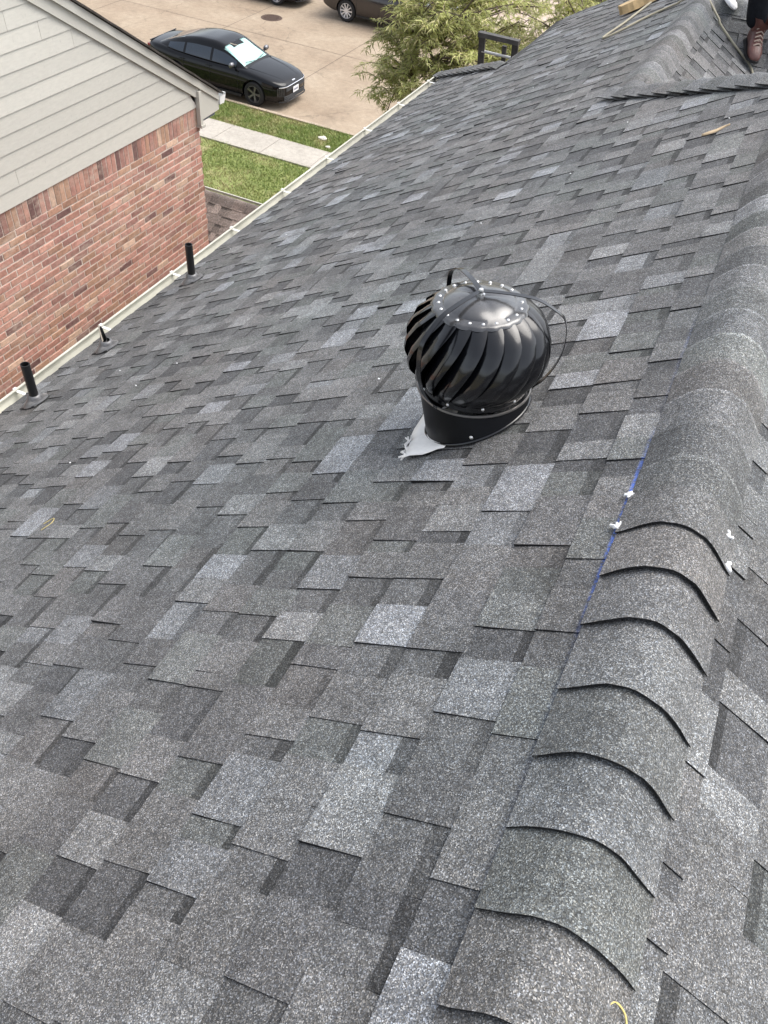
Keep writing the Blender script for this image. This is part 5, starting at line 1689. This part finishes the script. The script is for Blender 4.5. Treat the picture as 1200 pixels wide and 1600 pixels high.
# boots: sole, shoe and cuffed shaft
def boot(off, yaw, pitch, roll):
    q = MB(); n = 18
    # stations along the foot (toe at -y)
    st_ = [(-0.185, .020, .022, .016), (-0.170, .038, .040, .030), (-0.130, .050, .066, .040), (-0.07, .048, .085, .045), (-0.02, .042, .115, .058), (0.03, .041, .130, .066), (0.075, .039, .120, .060), (0.098, .028, .080, .045)]
    for y, hw, top, mid in st_:
        for i in range(n):
            a = 2 * PI * i / n
            cz = (top + 0.004) / 2
            x = hw * math.copysign(abs(math.cos(a)) ** 0.8, math.cos(a)); z = cz + (top - cz) * math.sin(a)
            if z < 0.006: z = 0.006
            q.v.append((x, y, z))
    q.f = [(i * n + k, i * n + (k + 1) % n, (i + 1) * n + (k + 1) % n, (i + 1) * n + k) for i in range(len(st_) - 1) for k in range(n)] + [tuple(range(n))[::-1], tuple((len(st_) - 1) * n + k for k in range(n))]
    # shaft with slouched, ragged cuff
    b0 = len(q.v)
    for j, (z, r) in enumerate([(0.085, .048), (0.12, .052), (0.145, .060), (0.165, .068), (0.178, .074)]):
        for i in range(n):
            a = 2 * PI * i / n; rr = r * (1 + (0.10 * math.sin(3 * a + j) + 0.06 * math.sin(7 * a)) * (j / 4))
            q.v.append((rr * math.cos(a), 0.045 + rr * math.sin(a), z + (0.008 * math.sin(5 * a) if j == 4 else 0)))
    q.f += [(b0 + j * n + k, b0 + j * n + (k + 1) % n, b0 + (j + 1) * n + (k + 1) % n, b0 + (j + 1) * n + k) for j in range(4) for k in range(n)]
    q.c = [(1, 1, 1)] * len(q.f)
    R = Matrix.Rotation(yaw, 3, 'Z') @ Matrix.Rotation(roll, 3, 'Y') @ Matrix.Rotation(pitch, 3, 'X')
    q.v = [tuple(R @ (Vector(v) * 1.2) + Vector(off)) for v in q.v]
    bt = q.build("boot", M_BOOT, wk, smooth=60)
    s = MB()
    ol = [(-0.19, .018), (-0.172, .042), (-0.13, .055), (-0.06, .050), (0, .042), (0.07, .043), (0.1, .03)]
    pts = [(w_, y) for y, w_ in ol] + [(-w_, y) for y, w_ in ol[::-1]]; k = len(pts)
    s.add([(x, y, -.004) for x, y in pts] + [(x, y, .012) for x, y in pts], [tuple(range(k)), tuple(range(2 * k - 1, k - 1, -1))] + [(i, (i + 1) % k, k + (i + 1) % k, k + i) for i in range(k)])
    s.v = [tuple(R @ (Vector(v) * 1.2) + Vector(off)) for v in s.v]
    s.build("sole", M_PLAST, bt)
    l = MB()
    for i in range(5):
        y, z = -0.105 + 0.026 * i, 0.078 + 0.0135 * i
        l.tube([(-0.030, y - 0.006, z - 0.012), (0, y, z + 0.006), (0.030, y + 0.006, z - 0.012)], 0.0045, 5)
    l.v = [tuple(R @ (Vector(v) * 1.2) + Vector(off)) for v in l.v]
    lo2 = l.build("laces", plain("pale_laces", (0.34, 0.27, 0.22), 0.8), bt, smooth=60); lo2['kind'] = 'stuff'
boot((0, 0, 0.012), 0.35, 0.22, 0.18)
boot(tuple(F2 + Vector((0, 0, .012))), 0.25, 0.45, 0.0)

# ------------------------------------------------------------------ small leftovers on the shingles
M_CAULK = plain("white_caulk", (0.78, 0.79, 0.80), 0.35, 0, 0.06, 30)
def caulk(u, v, n_, sc, seed, label, right=False):
    r = random.Random(seed)
    mb = bmesh.new()
    for k in range(3):
        bmesh.ops.create_icosphere(mb, subdivisions=3, radius=1, matrix=Matrix.Translation((r.uniform(-1, 1) * sc * .4, r.uniform(-1, 1) * sc * .6, 0)) @ Matrix.Rotation(r.uniform(0, 3), 4, 'Z') @ Matrix.Diagonal((sc * r.uniform(.2, .4), sc * r.uniform(.6, 1.1), sc * .32, 1)))
    ph = [r.uniform(0, 6) for _ in range(6)]
    for bv in mb.verts:
        p = bv.co / sc
        bv.co += Vector((math.sin(p.y * 5 + ph[0]) + .6 * math.sin(p.z * 9 + ph[1]), math.sin(p.x * 6 + ph[2]) + .6 * math.sin(p.y * 11 + ph[3]), 0.7 * math.sin(p.x * 7 + p.y * 5 + ph[4]))) * sc * 0.085
    me = bpy.data.meshes.new("caulk"); mb.to_mesh(me); mb.free(); me.polygons.foreach_set("use_smooth", [True] * len(me.polygons))
    o = link("caulk_blob", me, None, M_CAULK)
    o.location = (Dp(u, v, n_) if right else A(u, v, n_))
    o.rotation_euler = (0, TH if right else -TH, r.uniform(-.5, .5))
    return tag(o, label, "caulk", "caulk dabs on the closing cap")
caulk(1.497, -0.628, 0.014, 0.013, 1, "white caulk dab at the far left corner of the closing ridge cap")
caulk(1.385, -0.632, 0.016, 0.015, 2, "white caulk dab beside the blue chalk line, nearest left corner")
caulk(1.455, VR - 0.105, 0.024, 0.012, 3, "white caulk curl on the far right side of the closing cap", True)
caulk(1.375, VR - 0.125, 0.020, 0.016, 4, "glossy caulk dab on the near right corner of the closing cap", True)
M_STRAW = plain("yellow_strapping", (0.62, 0.50, 0.18), 0.5)
def strap(name, pts, rad, label, cat, mat=M_STRAW):
    q = MB(); q.tube(spline(pts, 6), rad, 5); o = q.build(name, mat, smooth=60); return tag(o, label, cat)
P = Dp(0.425, VR - 0.165, 0.012)
def near(u, dv_, n_): return Dp(u + 0.022, VR - dv_, n_)
strap("plastic_loop", [near(0.372, 0.100, .014), near(0.395, 0.088, .02), near(0.415, 0.090, .024), near(0.425, 0.105, .02), near(0.418, 0.122, .022), near(0.398, 0.132, .02), near(0.380, 0.128, .014)], 0.0017, "open yellow plastic loop on the shingles at the bottom edge", "litter")
strap("straw_wisp", [A(1.46, -2.96, .013), A(1.50, -2.93, .017), A(1.53, -2.955, .016), A(1.50, -2.99, .013)], 0.0013, "thin yellow wisp curled on the shingles at left", "litter")
q = MB()
n = 10
for i in range(n + 1):
    t = i / n; a = 0.9 * (t - 0.5)
    for s in (-1, 1):
        q.v.append(tuple(A(4.27 + 0.03 * math.sin(a * 2) + s * 0.010 * math.sin(PI * min(1, t + .08)), -0.93 + 0.12 * t, 0.014 + 0.012 * abs(a) + 0.004 * s)))
q.f = [(2 * i, 2 * i + 1, 2 * i + 3, 2 * i + 2) for i in range(n)]; q.c = [(1, 1, 1)] * n
cu = q.build("wood_curl", plain("tan_shaving", (0.50, 0.38, 0.24), 0.7), smooth=60); md = cu.modifiers.new("t", 'SOLIDIFY'); md.thickness = 0.002
tag(cu, "tan curled wood shaving lying on the shingles below the hip", "litter")
# stray bright nail heads / granule specks
q = MB()
for k in range(20):
    u = random.uniform(1.2, 9.0); v = random.uniform(-4.7, -0.8)
    if u > a_hi(v) - .1: continue
    c = A(u, v, 0.011)
    q.lathe([(0.0, .002), (.003, .0018), (.0042, 0)], 7, c)
o = q.build("nail_heads", M_CAULK, sl_near); o['kind'] = 'stuff'
